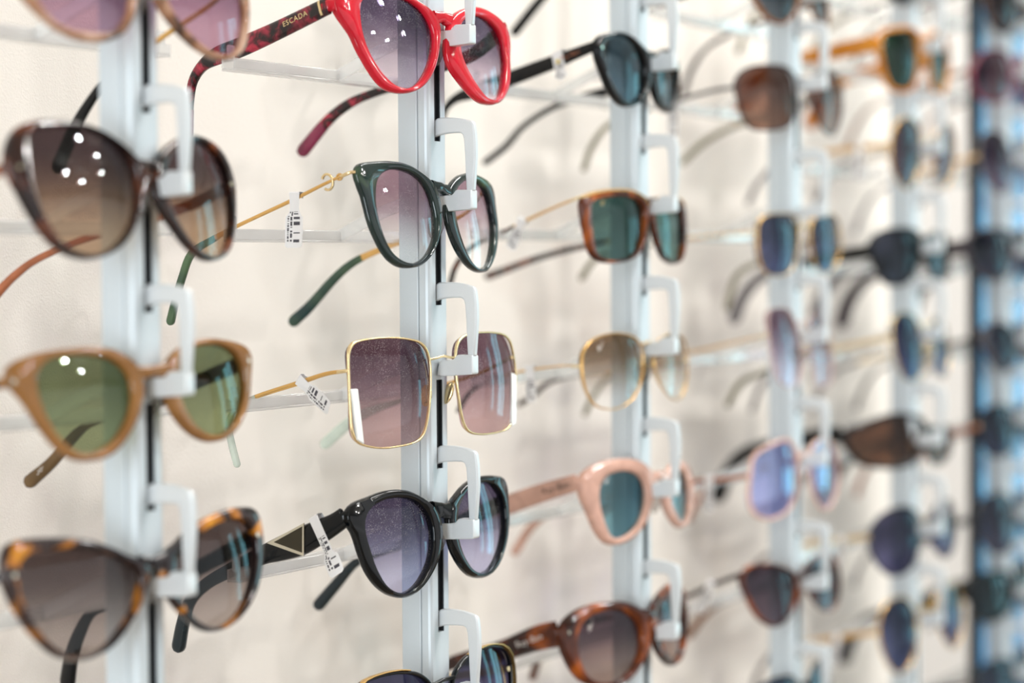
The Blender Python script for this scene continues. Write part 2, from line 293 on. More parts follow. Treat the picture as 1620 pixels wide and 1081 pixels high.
# ------------------------------------------------------------ measured outlines (mm, polar about each lens centre), poses and temple paths
DATA = '''{
"A0":{"col":0,"C":[0.79528,0.6145,0.12312],"rot":[-0.0948,0.1533,0.006],"K":0.099,"bt":2.1,"TL":[[-71.15,6.72,-3.45,4],[-70.55,26.72,-4.95,4],[-69.65,56.72,-7.95,3.6],[-68.75,86.72,-12.45,3.2],[-68.3,101.72,-18.2,3.4],[-67.91,114.72,-30.85,4],[-67.67,122.72,-45.25,4.4]],"TR":[[67.88,6.41,3.24,1.93],[65.78,25.19,-5.64,1.95],[63.28,46.76,-12.51,2.25],[61.67,60.71,-17.38,2.26],[59.23,82.06,-25.51,3.42],[57.73,96.25,-35.81,4.58],[56.66,107.11,-46.87,6.33],[55.73,117.34,-60.21,7.51]],"L":[[-37.4,-9.8],[317,326,325,320,313,302,289,275,265,255,247,242,239,239,242,247,256,268,284,302,319,334,343,346,338,327,314,297,281,269,262,257,251,247,246,245,247,249,254,261,268,276,284,290,293,297,300,306],[266,268,267,264,259,252,243,234,226,218,212,207,205,205,207,211,218,227,238,252,264,273,277,277,275,268,258,248,243,240,236,231,225,219,214,210,210,212,217,224,233,242,250,255,259,260,261,263]],"R":[[37.4,-9.7],[311,316,325,334,335,331,323,314,301,289,277,268,262,258,257,259,263,270,279,291,307,324,340,352,353,346,329,309,293,281,271,263,259,255,255,257,261,267,273,280,288,297,305,309,308,305,304,307],[263,263,264,265,264,262,260,256,251,244,237,231,227,225,226,229,234,240,247,256,266,277,288,294,292,281,268,255,244,235,227,223,221,221,223,228,234,241,249,257,265,270,271,268,265,263,263,263]],"zs":0.14505},
"A1":{"col":0,"C":[0.79466,0.6145,0.04025],"rot":[-0.0512,0.2095,0.0313],"K":0.207,"bt":2.3,"TL":[[-70.45,12.78,-2.16,4],[-69.85,32.78,-3.66,4],[-68.95,62.78,-6.66,3.6],[-68.05,92.78,-11.16,3.2],[-67.6,107.78,-16.91,3.4],[-67.21,120.78,-29.56,4],[-66.97,128.78,-43.96,4.4]],"TR":[[68.93,12.48,-1.83,5.55],[67.28,35.16,-4.98,4.49],[65.37,60.06,-6.57,3.69],[62.53,96.18,-7.3,2.88],[60.56,122.72,-10.37,2.91],[59.65,136.87,-14.78,3.22],[59.05,147.54,-20.01,3.53],[58.61,156.48,-25.66,3.83]],"L":[[-35.4,-9.0],[332,357,358,321,299,285,275,269,265,263,261,261,262,268,277,289,307,328,349,363,368,368,362,348,328,312,303,298,297,298,302,306,309,308,306,304,300,297,294,292,290,287,286,286,288,291,298,312],[273,279,284,284,279,270,260,252,246,243,242,242,244,248,255,267,282,298,305,296,280,265,254,247,243,241,240,241,244,250,258,267,275,281,283,283,282,279,275,271,267,264,262,260,259,259,262,266]],"R":[[38.1,-9.4],[300,313,327,335,337,335,328,317,304,292,282,274,270,268,267,269,273,280,290,305,321,338,353,363,369,364,351,334,320,311,306,300,297,294,291,288,285,283,283,284,286,287,285,281,280,281,284,291],[264,271,279,286,291,292,289,281,273,264,255,247,242,239,237,237,239,242,246,252,260,271,283,292,291,285,278,274,270,266,263,260,258,256,257,259,262,264,265,264,261,258,255,254,254,254,255,259]],"zs":0.06278},
"A2":{"col":0,"C":[0.79639,0.6145,-0.04577],"rot":[-0.1218,0.1752,-0.0139],"K":0.15,"bt":4.2,"TL":[[-73.45,10.02,2.21,4],[-72.85,30.02,0.71,4],[-71.95,60.02,-2.29,3.6],[-71.05,90.02,-6.79,3.2],[-70.6,105.02,-12.54,3.4],[-70.21,118.02,-25.19,4],[-69.97,126.02,-39.59,4.4]],"TR":[[69.53,9.44,3.31,6.12],[67.17,25.35,0.96,6.17],[64.8,41.31,-2.16,5.64],[61.05,66.78,-8.18,4.56],[56.78,95.29,-10.45,2.6],[55.03,107.27,-14.48,3.77],[52.77,123.2,-25.08,4.38],[50.76,137.1,-31.97,5.58]],"L":[[-36.3,-7.7],[296,307,312,306,294,280,266,251,238,227,220,215,214,215,220,229,243,262,287,317,354,378,358,312,280,265,254,248,244,244,246,248,251,252,251,250,249,250,250,250,249,248,249,252,256,264,273,284],[233,238,242,241,235,225,214,204,195,188,184,182,182,185,191,199,210,222,233,241,244,240,233,224,216,210,206,204,204,206,209,213,217,220,221,219,216,213,209,207,205,205,205,207,210,215,220,226]],"R":[[38.3,-7.2],[284,299,324,347,338,307,277,255,238,227,219,214,213,213,216,222,230,241,255,273,293,312,325,330,329,324,314,304,294,283,273,264,255,248,241,235,231,229,228,229,230,233,237,242,249,257,265,273],[233,240,247,251,249,241,231,218,206,197,190,185,184,184,187,192,199,206,214,221,227,231,233,236,237,237,236,233,230,227,225,221,217,213,210,207,204,202,201,200,200,201,203,206,209,213,218,225]],"zs":-0.01995},
"A3":{"col":0,"C":[0.79463,0.6145,-0.12516],"rot":[-0.1474,0.1416,-0.0179],"K":0.108,"bt":3.7,"TL":[[-74.23,7.55,5.0,4],[-73.63,27.55,3.5,4],[-72.73,57.55,0.5,3.6],[-71.83,87.55,-4.0,3.2],[-71.38,102.55,-9.75,3.4],[-70.99,115.55,-22.4,4],[-70.75,123.55,-36.8,4.4]],"TR":[[72.82,7.4,5.69,7.25],[69.23,27.96,-2.15,6.75],[62.94,63.86,-13.16,5.71],[58.48,89.2,-18.2,4.62],[56.2,102.19,-21.48,4.06],[54.81,110.4,-30.17,5.53],[53.76,116.78,-40.82,6.71],[53.15,120.68,-51.69,7.6]],"L":[[-39.0,-7.2],[345,371,369,317,285,266,251,241,235,232,230,231,235,243,254,271,294,325,363,398,395,380,361,337,316,299,287,278,271,267,266,265,264,262,261,260,259,258,258,260,262,264,268,274,282,295,308,323],[305,311,299,275,249,229,214,203,196,191,188,188,191,196,204,216,233,255,281,304,310,303,291,279,266,255,247,241,238,237,237,238,239,240,241,242,243,243,241,239,238,237,238,243,253,265,279,292]],"R":[[40.4,-7.2],[306,321,340,359,379,386,360,327,301,279,263,251,243,239,238,240,245,253,263,277,299,335,366,371,371,358,334,317,303,293,286,281,275,268,260,253,248,244,242,242,243,246,251,256,264,273,282,292],[254,268,282,293,299,296,283,263,243,226,212,202,195,191,188,189,192,198,207,220,236,254,270,278,280,279,278,276,271,265,260,255,250,246,241,235,229,224,220,217,215,214,214,215,219,224,232,242]],"zs":-0.10313},
"B0":{"col":1,"C":[1.03183,0.6145,0.12066],"rot":[-0.1309,0.1983,0.0581],"K":0.165,"bt":4.7,"TL":[[-71.56,10.56,-0.02,7.83],[-74.3,41.42,-4.25,8.55],[-76.47,65.21,-6.78,9.26],[-77.81,79.14,-7.44,8.38],[-78.64,89.7,-10.26,5.3],[-78.88,97.05,-16.47,4.06],[-78.51,101.27,-26.66,3.44],[-77.78,105.13,-40.81,3.76]],"TR":[[67.16,9.86,7.03,7.27],[64.78,29.6,-1.51,6.66],[61.84,49.2,-3.67,5.7],[58.28,73.17,-6.63,5.07],[55.21,93.26,-8.19,4.09],[53.09,107.66,-10.1,4.79],[51.16,123.06,-16.05,5.5],[49.27,142.1,-28.71,6.58]],"L":[[-32.0,-12.8],[287,300,313,316,308,292,276,263,254,248,245,245,247,252,260,271,288,310,338,373,405,414,384,334,298,283,276,271,268,270,274,281,287,289,286,282,278,275,272,269,266,264,263,263,264,266,270,276],[240,247,251,252,249,244,237,229,223,219,218,218,219,223,228,234,242,251,259,261,255,246,237,230,225,221,219,218,219,220,224,229,235,241,248,252,253,251,247,241,235,229,225,222,222,224,228,233]],"R":[[37.0,-12.7],[276,287,308,333,348,344,328,309,292,279,268,261,256,254,253,255,260,269,281,296,311,325,335,346,359,368,367,353,334,318,306,297,289,281,273,265,260,257,256,257,258,260,262,265,267,268,270,272],[216,223,230,238,244,246,242,234,226,219,212,208,205,204,206,209,212,217,223,230,234,235,233,234,235,235,230,224,219,215,213,212,214,218,223,228,231,232,233,231,228,223,217,212,209,208,209,212]],"zs":0.14248},
"B1":{"col":1,"C":[1.03098,0.6145,0.0359],"rot":[0.0035,0.1667,0.051],"K":0.135,"bt":4.1,"TL":[[-67.79,8.36,5.18,1.2],[-67.27,21.42,3.11,1.51],[-66.27,45.0,-1.64,1.83],[-64.86,79.11,-7.78,1.86],[-64.13,95.69,-11.71,3.12],[-63.47,109.37,-16.24,3.77],[-62.72,117.41,-26.95,3.78],[-62.06,123.34,-37.13,4.1],[-61.45,128.4,-46.85,4.43]],"TR":[[63.32,7.77,9.28,1.65],[63.61,21.9,-2.6,1.66],[63.35,42.07,-7.41,2.68],[63.0,62.24,-10.62,3.04],[62.68,80.64,-13.55,3.39],[62.48,95.3,-16.87,4.09],[62.49,108.61,-23.25,4.8],[62.7,127.27,-35.8,5.86],[62.74,138.73,-41.97,6.58]],"L":[[-32.2,-14.2],[289,297,303,308,307,299,286,275,268,264,261,260,261,264,271,282,298,319,349,385,393,356,319,302,292,286,282,279,278,280,282,283,281,277,272,266,262,260,258,256,255,254,255,257,262,267,274,281],[236,237,238,240,241,240,238,235,232,228,225,223,224,227,231,236,241,247,250,249,243,237,232,227,223,221,221,223,227,231,236,240,241,241,241,241,240,238,235,234,233,232,231,231,232,233,234,235]],"R":[[35.2,-13.4],[294,301,308,324,348,354,337,313,293,278,266,258,253,252,253,257,263,271,282,295,309,320,329,335,334,328,321,315,309,302,295,289,282,275,269,265,263,262,262,261,260,260,261,264,267,272,278,285],[237,241,246,251,258,263,262,256,248,240,232,224,219,217,216,218,220,225,232,239,245,249,250,248,244,240,238,236,236,238,240,243,246,248,249,248,245,241,238,234,230,225,222,220,220,222,226,232]],"zs":0.06049},
"B2":{"col":1,"C":[1.03241,0.6145,-0.04849],"rot":[-0.092,0.0597,-0.0046],"K":0.099,"bt":0.9,"TL":[[-69.19,6.55,-2.45,1.81],[-69.97,19.12,-3.43,2.13],[-71.03,36.23,-7.32,2.45],[-72.6,61.4,-12.83,2.17],[-73.37,73.76,-17.67,2.18],[-73.7,79.0,-25.31,2.81],[-73.65,78.13,-34.71,3.12],[-73.5,75.42,-45.71,3.12]],"TR":[[71.11,6.73,-1.66,1.66],[68.77,26.02,-9.02,2.01],[65.94,49.28,-14.75,2.03],[63.05,72.99,-21.25,2.39],[61.11,88.99,-25.08,4.11],[59.63,101.18,-29.1,5.51],[58.37,111.57,-34.6,6.22],[56.84,124.31,-43.56,6.25]],"L":[[-41.6,-13.6],[307,314,325,339,350,350,333,310,292,279,270,265,265,267,274,285,301,323,348,347,324,306,294,288,287,290,298,311,330,344,341,324,309,297,288,283,280,281,287,297,309,325,329,321,313,307,304,304],[297,304,315,327,336,334,319,298,281,268,260,255,254,257,264,275,290,311,329,329,313,296,284,278,277,280,288,301,317,329,326,313,298,287,278,272,270,271,277,286,299,311,315,310,302,296,293,293]],"R":[[41.0,-13.3],[316,320,323,328,338,343,331,310,291,277,267,262,260,263,269,279,295,314,336,348,343,329,316,308,302,299,302,308,319,330,333,320,304,290,281,275,273,275,281,291,306,324,331,324,312,305,305,310],[304,308,312,318,325,327,317,298,280,266,257,252,250,253,259,269,283,302,321,332,329,318,306,297,292,290,291,298,307,317,318,308,293,280,270,265,263,265,271,281,295,310,317,312,302,296,296,299]],"zs":-0.02174},
"B3":{"col":1,"C":[1.03031,0.6145,-0.12523],"rot":[-0.0692,0.1211,-0.0093],"K":0.118,"bt":6.0,"TL":[[-69.99,7.67,5.26,8.76],[-70.26,14.2,2.29,9.39],[-70.7,25.17,-1.52,11.27],[-71.13,35.8,-4.78,12.24],[-71.65,48.76,-7.61,10.46],[-72.05,58.67,-9.75,8.34],[-72.78,76.93,-15.14,6.54],[-73.45,93.55,-21.03,5.33],[-73.97,105.86,-29.17,5.04],[-74.26,112.16,-39.92,5.69],[-74.49,116.56,-51.44,6.33]],"TR":[[67.66,7.41,-0.95,7.98],[64.67,37.87,-10.3,6.72],[61.52,70.01,-18.06,4.76],[59.52,90.39,-22.4,4.11],[58.28,103.02,-27.02,4.13],[57.06,115.69,-37.24,5.18],[55.87,128.07,-47.58,5.9]],"L":[[-35.5,-10.7],[320,326,327,322,309,293,280,270,264,260,256,255,256,259,265,273,285,302,329,363,387,381,327,303,291,283,279,276,274,272,271,270,270,270,271,273,273,272,272,272,272,273,275,280,286,295,302,311],[249,253,255,254,250,245,239,233,227,221,217,215,216,218,223,230,238,248,258,266,268,261,249,236,226,220,218,218,220,223,229,235,241,245,248,249,248,245,241,237,234,231,231,232,235,237,241,245]],"R":[[36.6,-10.4],[301,313,329,346,368,368,336,308,287,272,261,253,248,246,247,250,256,265,276,292,313,333,337,336,337,337,333,326,319,312,305,296,286,278,271,265,261,259,258,256,256,256,258,261,266,273,281,290],[261,269,278,284,284,277,267,255,244,234,226,221,217,216,216,219,222,227,234,241,249,257,262,265,267,268,268,266,264,261,260,257,254,250,245,240,235,231,228,225,224,223,224,227,232,238,245,253]],"zs":-0.10381},
"B4":{"col":1,"C":[1.02904,0.6145,-0.21104],"rot":[-0.0676,0.1233,0.0286],"K":0.058,"bt":1.6,"TL":[[-69.88,4.28,-3.35,4],[-69.28,24.28,-4.85,4],[-68.38,54.28,-7.85,3.6],[-67.48,84.28,-12.35,3.2],[-67.03,99.28,-18.1,3.4],[-66.64,112.28,-30.75,4],[-66.4,120.28,-45.15,4.4]],"TR":[[68.49,4.2,-0.4,4],[67.89,24.2,-1.9,4],[66.99,54.2,-4.9,3.6],[66.09,84.2,-9.4,3.2],[65.64,99.2,-15.15,3.4],[65.25,112.2,-27.8,4],[65.01,120.2,-42.2,4.4]],"L":[[-38.9,-9.7],[311,317,318,309,291,272,254,237,224,215,209,206,205,207,212,221,233,250,273,299,319,324,319,308,295,284,275,267,260,256,253,251,248,248,248,248,249,249,250,252,255,259,264,270,277,286,295,304],[291,297,297,286,269,249,231,216,203,194,189,186,185,187,192,200,211,227,249,275,297,305,299,287,275,264,254,246,240,236,233,230,228,228,228,228,229,229,230,232,235,239,244,250,257,265,274,283]],"R":[[38.4,-10.4],[289,298,310,323,333,331,318,300,282,268,257,249,243,241,242,246,253,264,276,290,304,317,325,325,318,309,300,293,288,284,282,281,281,282,285,288,289,289,288,285,282,279,275,273,273,274,277,282],[268,277,289,303,313,311,297,278,261,247,236,228,223,221,222,226,233,242,254,268,283,297,305,305,298,288,280,273,267,264,262,261,261,263,266,268,269,269,268,265,262,259,255,253,253,254,257,262]],"zs":-0.18627},
"Cm":{"col":2,"C":[1.2718,0.6145,0.20099],"rot":[0.0,0.17,0.0],"K":0.2,"bt":3.3,"TL":[[-66.44,11.62,-1.19,4],[-65.84,31.62,-2.69,4],[-64.94,61.62,-5.69,3.6],[-64.04,91.62,-10.19,3.2],[-63.59,106.62,-15.94,3.4],[-63.2,119.62,-28.59,4],[-62.96,127.62,-42.99,4.4]],"TR":[[61.21,10.61,4.76,5.38],[60.07,50.54,-2.53,5.45],[59.03,86.69,-7.95,4.72],[58.63,101.28,-14.61,4.74],[58.3,113.96,-22.61,5.16],[57.89,129.69,-34.46,5.58]],"mir":"C0","zs":0.2285},
"C0":{"col":2,"C":[1.27188,0.6145,0.11924],"rot":[0.0777,0.0485,0.0429],"K":0.15,"bt":3.7,"TL":[[-65.64,8.85,-1.23,5.32],[-62.87,32.47,-6.91,7.17],[-59.2,64.05,-13.84,7.98],[-56.46,87.69,-18.83,7.32],[-54.92,100.79,-21.99,4.41],[-53.91,108.07,-27.94,2.95],[-53.15,111.3,-38.71,2.58],[-52.5,112.91,-51.5,2.22]],"TR":[[64.67,8.71,0.48,6.95],[66.16,33.83,-6.63,6.23],[67.38,57.6,-8.79,5.49],[68.68,81.8,-12.16,3.95],[69.76,99.8,-17.74,3.18],[70.88,115.92,-26.35,3.19],[71.88,127.79,-36.99,3.61],[72.96,142.83,-45.87,3.62]],"L":[[-33.1,-9.8],[334,342,331,304,274,251,236,225,216,209,204,202,203,205,208,215,224,236,254,278,308,334,338,323,302,280,263,253,248,244,240,238,236,234,232,230,228,227,227,230,235,242,251,261,272,285,300,317],[240,237,231,223,213,204,196,189,185,182,180,179,179,181,185,191,198,206,217,230,242,252,256,250,237,222,209,200,194,190,187,185,185,186,188,190,194,198,202,206,211,216,222,226,231,236,240,241]],"R":[[33.3,-8.8],[322,327,325,316,300,277,253,232,215,202,192,185,181,179,179,182,187,195,207,223,243,267,290,309,325,337,339,331,314,294,274,255,240,228,219,213,209,208,209,213,218,224,234,246,262,279,297,312],[232,245,250,243,231,217,203,192,183,176,171,167,165,165,166,169,172,177,184,193,204,215,225,232,235,236,233,228,222,216,209,202,196,191,186,182,179,176,174,173,173,174,177,181,186,193,202,216]],"zs":0.14571},
"C1":{"col":2,"C":[1.26846,0.6145,0.03346],"rot":[-0.0084,0.0592,0.0184],"K":0.171,"bt":3.7,"TL":[[-66.44,10.09,1.94,1.42],[-66.04,25.3,-2.12,1.43],[-65.47,46.57,-8.79,1.8],[-64.99,63.87,-14.78,1.82],[-64.45,83.59,-21.43,2.56],[-64.06,94.2,-31.0,2.94],[-63.76,99.28,-41.73,2.94]],"TR":[[66.68,10.13,0.08,1.93],[65.65,44.37,-13.65,3.12],[64.09,88.28,-19.7,3.56],[63.16,115.29,-24.69,3.99],[62.56,133.64,-29.53,4.42],[62.13,146.6,-32.75,4.84]],"L":[[-34.0,-13.9],[285,304,328,342,325,299,275,254,238,225,216,209,207,207,211,218,229,244,266,296,338,361,349,334,322,314,311,312,312,304,286,265,246,232,222,216,212,211,213,217,222,230,240,252,263,269,270,274],[263,275,288,292,279,256,232,212,196,184,176,171,169,170,173,179,188,201,219,242,263,272,266,258,253,253,256,262,266,263,252,237,222,210,201,196,193,192,194,198,204,211,220,227,234,239,246,253]],"R":[[34.2,-14.3],[332,342,349,352,338,306,275,250,232,218,208,202,199,200,203,210,220,235,255,281,306,324,329,320,307,295,283,269,256,244,234,226,218,212,208,206,207,209,214,221,230,241,255,269,285,299,310,322],[254,258,266,271,260,236,212,195,182,173,167,164,163,165,170,178,190,205,225,250,275,290,288,276,263,253,245,238,231,223,215,206,198,192,188,186,187,190,195,203,215,230,247,259,263,261,256,253]],"zs":0.06259},
"C2":{"col":2,"C":[1.2681,0.6145,-0.04915],"rot":[-0.0127,0.0702,0.0044],"K":0.158,"bt":1.1,"TL":[[-67.73,9.61,-9.8,1.07],[-67.53,21.16,-8.78,1.07],[-67.1,46.27,-10.32,1.44],[-66.72,67.74,-13.93,1.46],[-66.43,83.3,-20.48,2.2],[-66.23,92.8,-31.07,2.57]],"TR":[[68.63,9.75,-10.89,1.16],[67.11,46.1,-14.71,1.57],[65.26,89.96,-17.06,1.99],[64.61,105.8,-20.6,2.79],[64.25,115.25,-26.93,3.2],[63.83,126.05,-32.42,3.21]],"L":[[-38.4,-12.8],[304,311,319,324,315,293,271,252,237,226,218,213,210,210,213,219,228,240,255,272,290,302,305,303,301,300,300,298,295,289,280,268,256,245,238,233,231,229,230,233,237,242,249,256,265,275,286,296],[295,302,309,311,302,282,261,243,228,217,209,204,202,202,205,211,220,231,246,263,279,291,295,294,292,291,290,288,285,279,270,259,247,237,230,225,222,221,222,224,228,234,240,247,256,265,276,286]],"R":[[38.2,-12.8],[310,314,318,313,296,272,249,230,216,205,196,192,190,190,194,199,209,222,239,261,285,304,320,331,331,317,297,278,259,244,232,223,216,213,212,213,215,219,224,231,239,248,257,267,277,288,296,304],[300,305,307,301,283,261,239,221,207,196,188,184,182,182,185,191,200,212,229,250,273,294,309,319,318,306,287,268,250,235,223,214,208,204,203,204,207,210,215,222,229,238,247,257,268,278,287,294]],"zs":-0.02048},
"C3":{"col":2,"C":[1.27863,0.6145,-0.12797],"rot":[-0.0491,0.1005,0.048],"K":0.249,"bt":4.1,"TL":[[-68.5,14.72,0.15,8.64],[-68.7,36.91,-4.19,9.81],[-68.89,63.16,-10.43,10.27],[-69.1,89.87,-16.43,9.26],[-69.16,108.17,-22.23,5.97],[-68.97,122.61,-31.67,4.5],[-68.48,130.78,-44.48,4.51]],"TR":[[67.91,14.58,-5.04,7.81],[65.08,54.3,-10.56,7.12],[62.45,89.82,-13.72,4.8],[60.89,112.66,-18.09,4.03],[60.22,127.16,-26.62,4.85],[60.02,140.17,-41.4,5.28]],"L":[[-34.8,-13.0],[271,290,307,320,323,318,305,291,278,267,259,255,253,255,259,267,278,293,313,336,356,363,351,330,308,291,282,278,278,278,279,277,271,262,252,242,234,228,223,221,220,221,224,227,231,237,244,255],[198,207,216,221,222,219,213,205,197,190,184,181,179,179,180,184,190,195,200,203,203,202,198,194,190,188,187,188,191,197,206,216,220,219,212,203,195,188,183,179,176,175,175,176,178,181,185,191]],"R":[[35.1,-11.5],[336,337,330,318,304,288,270,252,237,225,215,209,205,204,206,211,218,228,241,255,268,277,284,289,294,293,285,271,255,241,230,221,213,208,204,202,200,199,201,204,210,219,232,247,266,287,309,327],[188,192,194,193,190,184,176,167,159,153,149,147,147,148,152,157,165,175,186,197,207,212,211,205,196,186,178,171,165,160,156,153,152,152,153,156,160,166,174,182,189,192,190,186,182,181,182,184]],"zs":-0.1035},
"C4":{"col":2,"C":[1.26535,0.6145,-0.2087],"rot":[-0.0926,0.1008,-0.0209],"K":0.285,"bt":4.5,"TL":[[-70.58,17.31,0.73,13.6],[-71.44,30.73,-1.33,12.97],[-72.89,52.47,-7.28,10.9],[-74.31,74.33,-11.14,8.79],[-75.63,94.44,-15.85,6.64],[-76.48,106.28,-23.39,4.44],[-77.04,112.14,-36.3,4.45]],"TR":[[71.45,17.56,-4.42,4],[70.85,37.56,-5.92,4],[69.95,67.56,-8.92,3.6],[69.05,97.56,-13.42,3.2],[68.6,112.56,-19.17,3.4],[68.21,125.56,-31.82,4],[67.97,133.56,-46.22,4.4]],"L":[[-35.0,-11.5],[337,347,350,344,329,311,295,281,269,261,255,252,252,256,264,275,289,307,327,351,374,382,372,357,342,328,317,307,298,287,275,263,253,247,244,243,243,245,248,251,254,258,263,270,281,294,308,322],[260,261,260,255,246,236,227,218,211,205,202,200,200,202,207,213,221,230,240,248,253,254,251,248,245,243,242,241,240,238,235,230,225,220,217,215,215,215,215,215,216,219,222,227,233,241,248,255]],"R":[[35.8,-10.7],[337,353,363,363,352,334,312,292,275,262,253,247,244,244,246,252,261,274,290,310,330,344,348,343,337,331,323,312,299,287,275,265,256,248,242,238,236,236,239,245,252,260,268,276,285,295,307,321],[240,243,246,248,247,241,233,223,213,206,200,196,194,193,195,198,204,211,220,230,240,249,255,256,255,250,243,236,228,221,216,212,210,209,208,207,207,207,209,213,217,223,228,232,235,237,238,238]],"zs":-0.18759},
"Dm":{"col":3,"C":[1.5074,0.6145,0.1833],"rot":[0.0,0.17,0.0],"K":0.2,"bt":3.4,"TL":[[-71.32,12.58,3.45,4],[-70.72,32.58,1.95,4],[-69.82,62.58,-1.05,3.6],[-68.92,92.58,-5.55,3.2],[-68.47,107.58,-11.3,3.4],[-68.08,120.58,-23.95,4],[-67.84,128.58,-38.35,4.4]],"TR":[[70.85,12.48,-0.25,4],[70.25,32.48,-1.75,4],[69.35,62.48,-4.75,3.6],[68.45,92.48,-9.25,3.2],[68.0,107.48,-15.0,3.4],[67.61,120.48,-27.65,4],[67.37,128.48,-42.05,4.4]],"mir":"D4","zs":0.2083},
"D0":{"col":3,"C":[1.50743,0.6145,0.11984],"rot":[-0.1303,0.0821,-0.0255],"K":0.176,"bt":1.7,"TL":[[-70.71,11.09,-4.84,2.46],[-72.19,25.83,-4.89,2.48],[-74.33,46.74,-7.22,2.49],[-76.27,65.63,-9.88,2.51],[-78.5,87.2,-13.53,2.95],[-80.56,106.81,-18.79,3.39],[-82.05,119.53,-31.35,3.83],[-83.0,126.59,-45.09,3.84]],"TR":[[71.62,11.24,-4.22,2.21],[65.49,48.76,-11.0,2.67],[59.98,82.44,-17.26,3.15],[57.19,99.53,-20.66,4.07],[54.26,117.14,-28.14,4.54],[51.59,132.79,-39.6,4.56]],"L":[[-40.1,-10.7],[302,317,329,333,327,309,285,264,246,232,223,217,214,214,218,225,234,248,265,285,306,320,323,316,305,299,300,304,306,303,294,279,262,247,237,231,229,230,235,242,251,262,274,283,287,288,288,293],[289,302,313,316,309,291,269,248,231,218,209,203,200,201,204,211,220,233,250,269,288,302,306,301,292,287,287,289,290,287,277,263,247,233,223,218,215,217,221,228,237,247,258,267,272,274,275,280]],"R":[[39.9,-10.7],[314,327,333,326,312,295,278,259,243,229,220,214,210,210,213,219,228,239,253,271,292,317,341,338,320,303,289,278,272,266,261,257,254,252,250,250,251,253,255,256,256,256,257,261,267,275,286,300],[299,311,316,310,296,279,262,244,228,215,206,200,197,197,199,205,213,225,238,256,276,300,318,319,304,288,275,265,257,251,247,243,241,238,237,236,237,239,241,242,242,243,244,248,253,262,273,285]],"zs":0.14808},
"D1":{"col":3,"C":[1.50862,0.6145,0.02172],"rot":[-0.031,0.0403,-0.0127],"K":0.064,"bt":1.3,"TL":[[-66.88,4.43,-2.83,1.64],[-66.9,25.32,-2.92,1.65],[-66.95,55.41,-4.28,1.67],[-66.99,76.63,-6.14,1.68],[-67.05,100.59,-9.17,2.12],[-67.11,120.08,-12.48,3.41],[-67.2,128.65,-18.49,3.85],[-67.31,135.4,-26.76,4.28]],"TR":[[68.33,4.52,-2.27,1.76],[66.33,35.84,-11.68,2.22],[64.46,64.8,-21.45,3.59],[63.49,79.54,-28.42,4.05],[63.0,85.79,-38.52,4.51],[62.58,90.31,-52.79,4.52]],"L":[[-38.7,-9.5],[292,306,320,331,326,299,268,242,223,209,200,195,193,194,198,205,216,232,252,273,292,301,300,297,297,299,301,300,297,290,279,265,251,240,232,226,224,224,225,230,237,244,249,252,254,258,266,278],[282,295,309,316,309,286,256,231,213,200,191,186,184,185,188,195,206,221,240,261,278,288,289,288,288,289,290,289,286,278,267,254,241,231,222,217,214,214,216,220,226,233,239,242,245,249,257,268]],"R":[[39.3,-9.7],[308,309,308,302,293,278,258,239,223,211,203,197,196,196,199,206,216,230,247,269,290,306,311,306,297,289,282,278,275,270,263,254,246,238,232,227,222,218,216,217,220,226,235,248,263,280,295,304],[297,299,297,292,281,266,247,228,213,201,193,188,186,187,190,197,206,220,237,257,277,292,298,295,287,279,273,269,265,260,252,244,235,228,222,217,212,208,207,208,211,216,225,237,252,269,283,292]],"zs":0.06296},
"D2":{"col":3,"C":[1.50666,0.6145,-0.04344],"rot":[0.0853,0.135,0.0686],"K":0.06,"bt":1.3,"TL":[[-66.1,4.15,-9.26,1.23],[-62.61,33.52,-11.42,1.65],[-58.99,63.98,-13.72,1.67],[-56.45,85.41,-15.18,1.68],[-53.33,110.09,-20.56,2.12],[-51.49,124.97,-22.98,2.98],[-49.72,136.07,-32.36,3.42],[-48.05,145.13,-44.2,3.43]],"TR":[[66.45,4.17,-8.46,1.76],[68.68,33.98,-18.09,2.22],[70.29,56.43,-24.27,3.58],[71.16,68.94,-27.24,4.04],[71.96,77.05,-33.03,4.5],[73.03,84.86,-43.43,4.51]],"L":[[-39.5,-16.1],[290,287,287,289,292,295,294,290,283,275,268,263,260,260,265,273,286,305,320,321,310,295,284,276,273,273,275,280,286,292,295,295,290,284,278,275,274,275,279,285,291,295,298,300,301,301,299,294],[282,279,279,280,283,285,284,280,274,266,259,254,252,252,257,265,278,294,307,309,299,286,275,268,265,264,267,271,276,282,285,285,281,275,270,266,265,267,270,275,281,286,289,291,292,292,289,285]],"R":[[39.2,-16.0],[289,288,291,297,303,303,295,286,277,270,265,262,261,261,264,268,275,285,295,299,298,293,287,283,280,278,279,282,287,295,304,306,298,285,272,264,258,256,257,261,268,274,281,287,293,296,295,292],[280,280,283,288,292,292,286,277,268,261,257,254,252,253,255,260,267,276,284,288,288,283,279,274,271,270,271,273,279,286,293,294,287,275,264,255,250,248,249,253,258,265,271,278,283,285,285,283]],"zs":-0.02076},
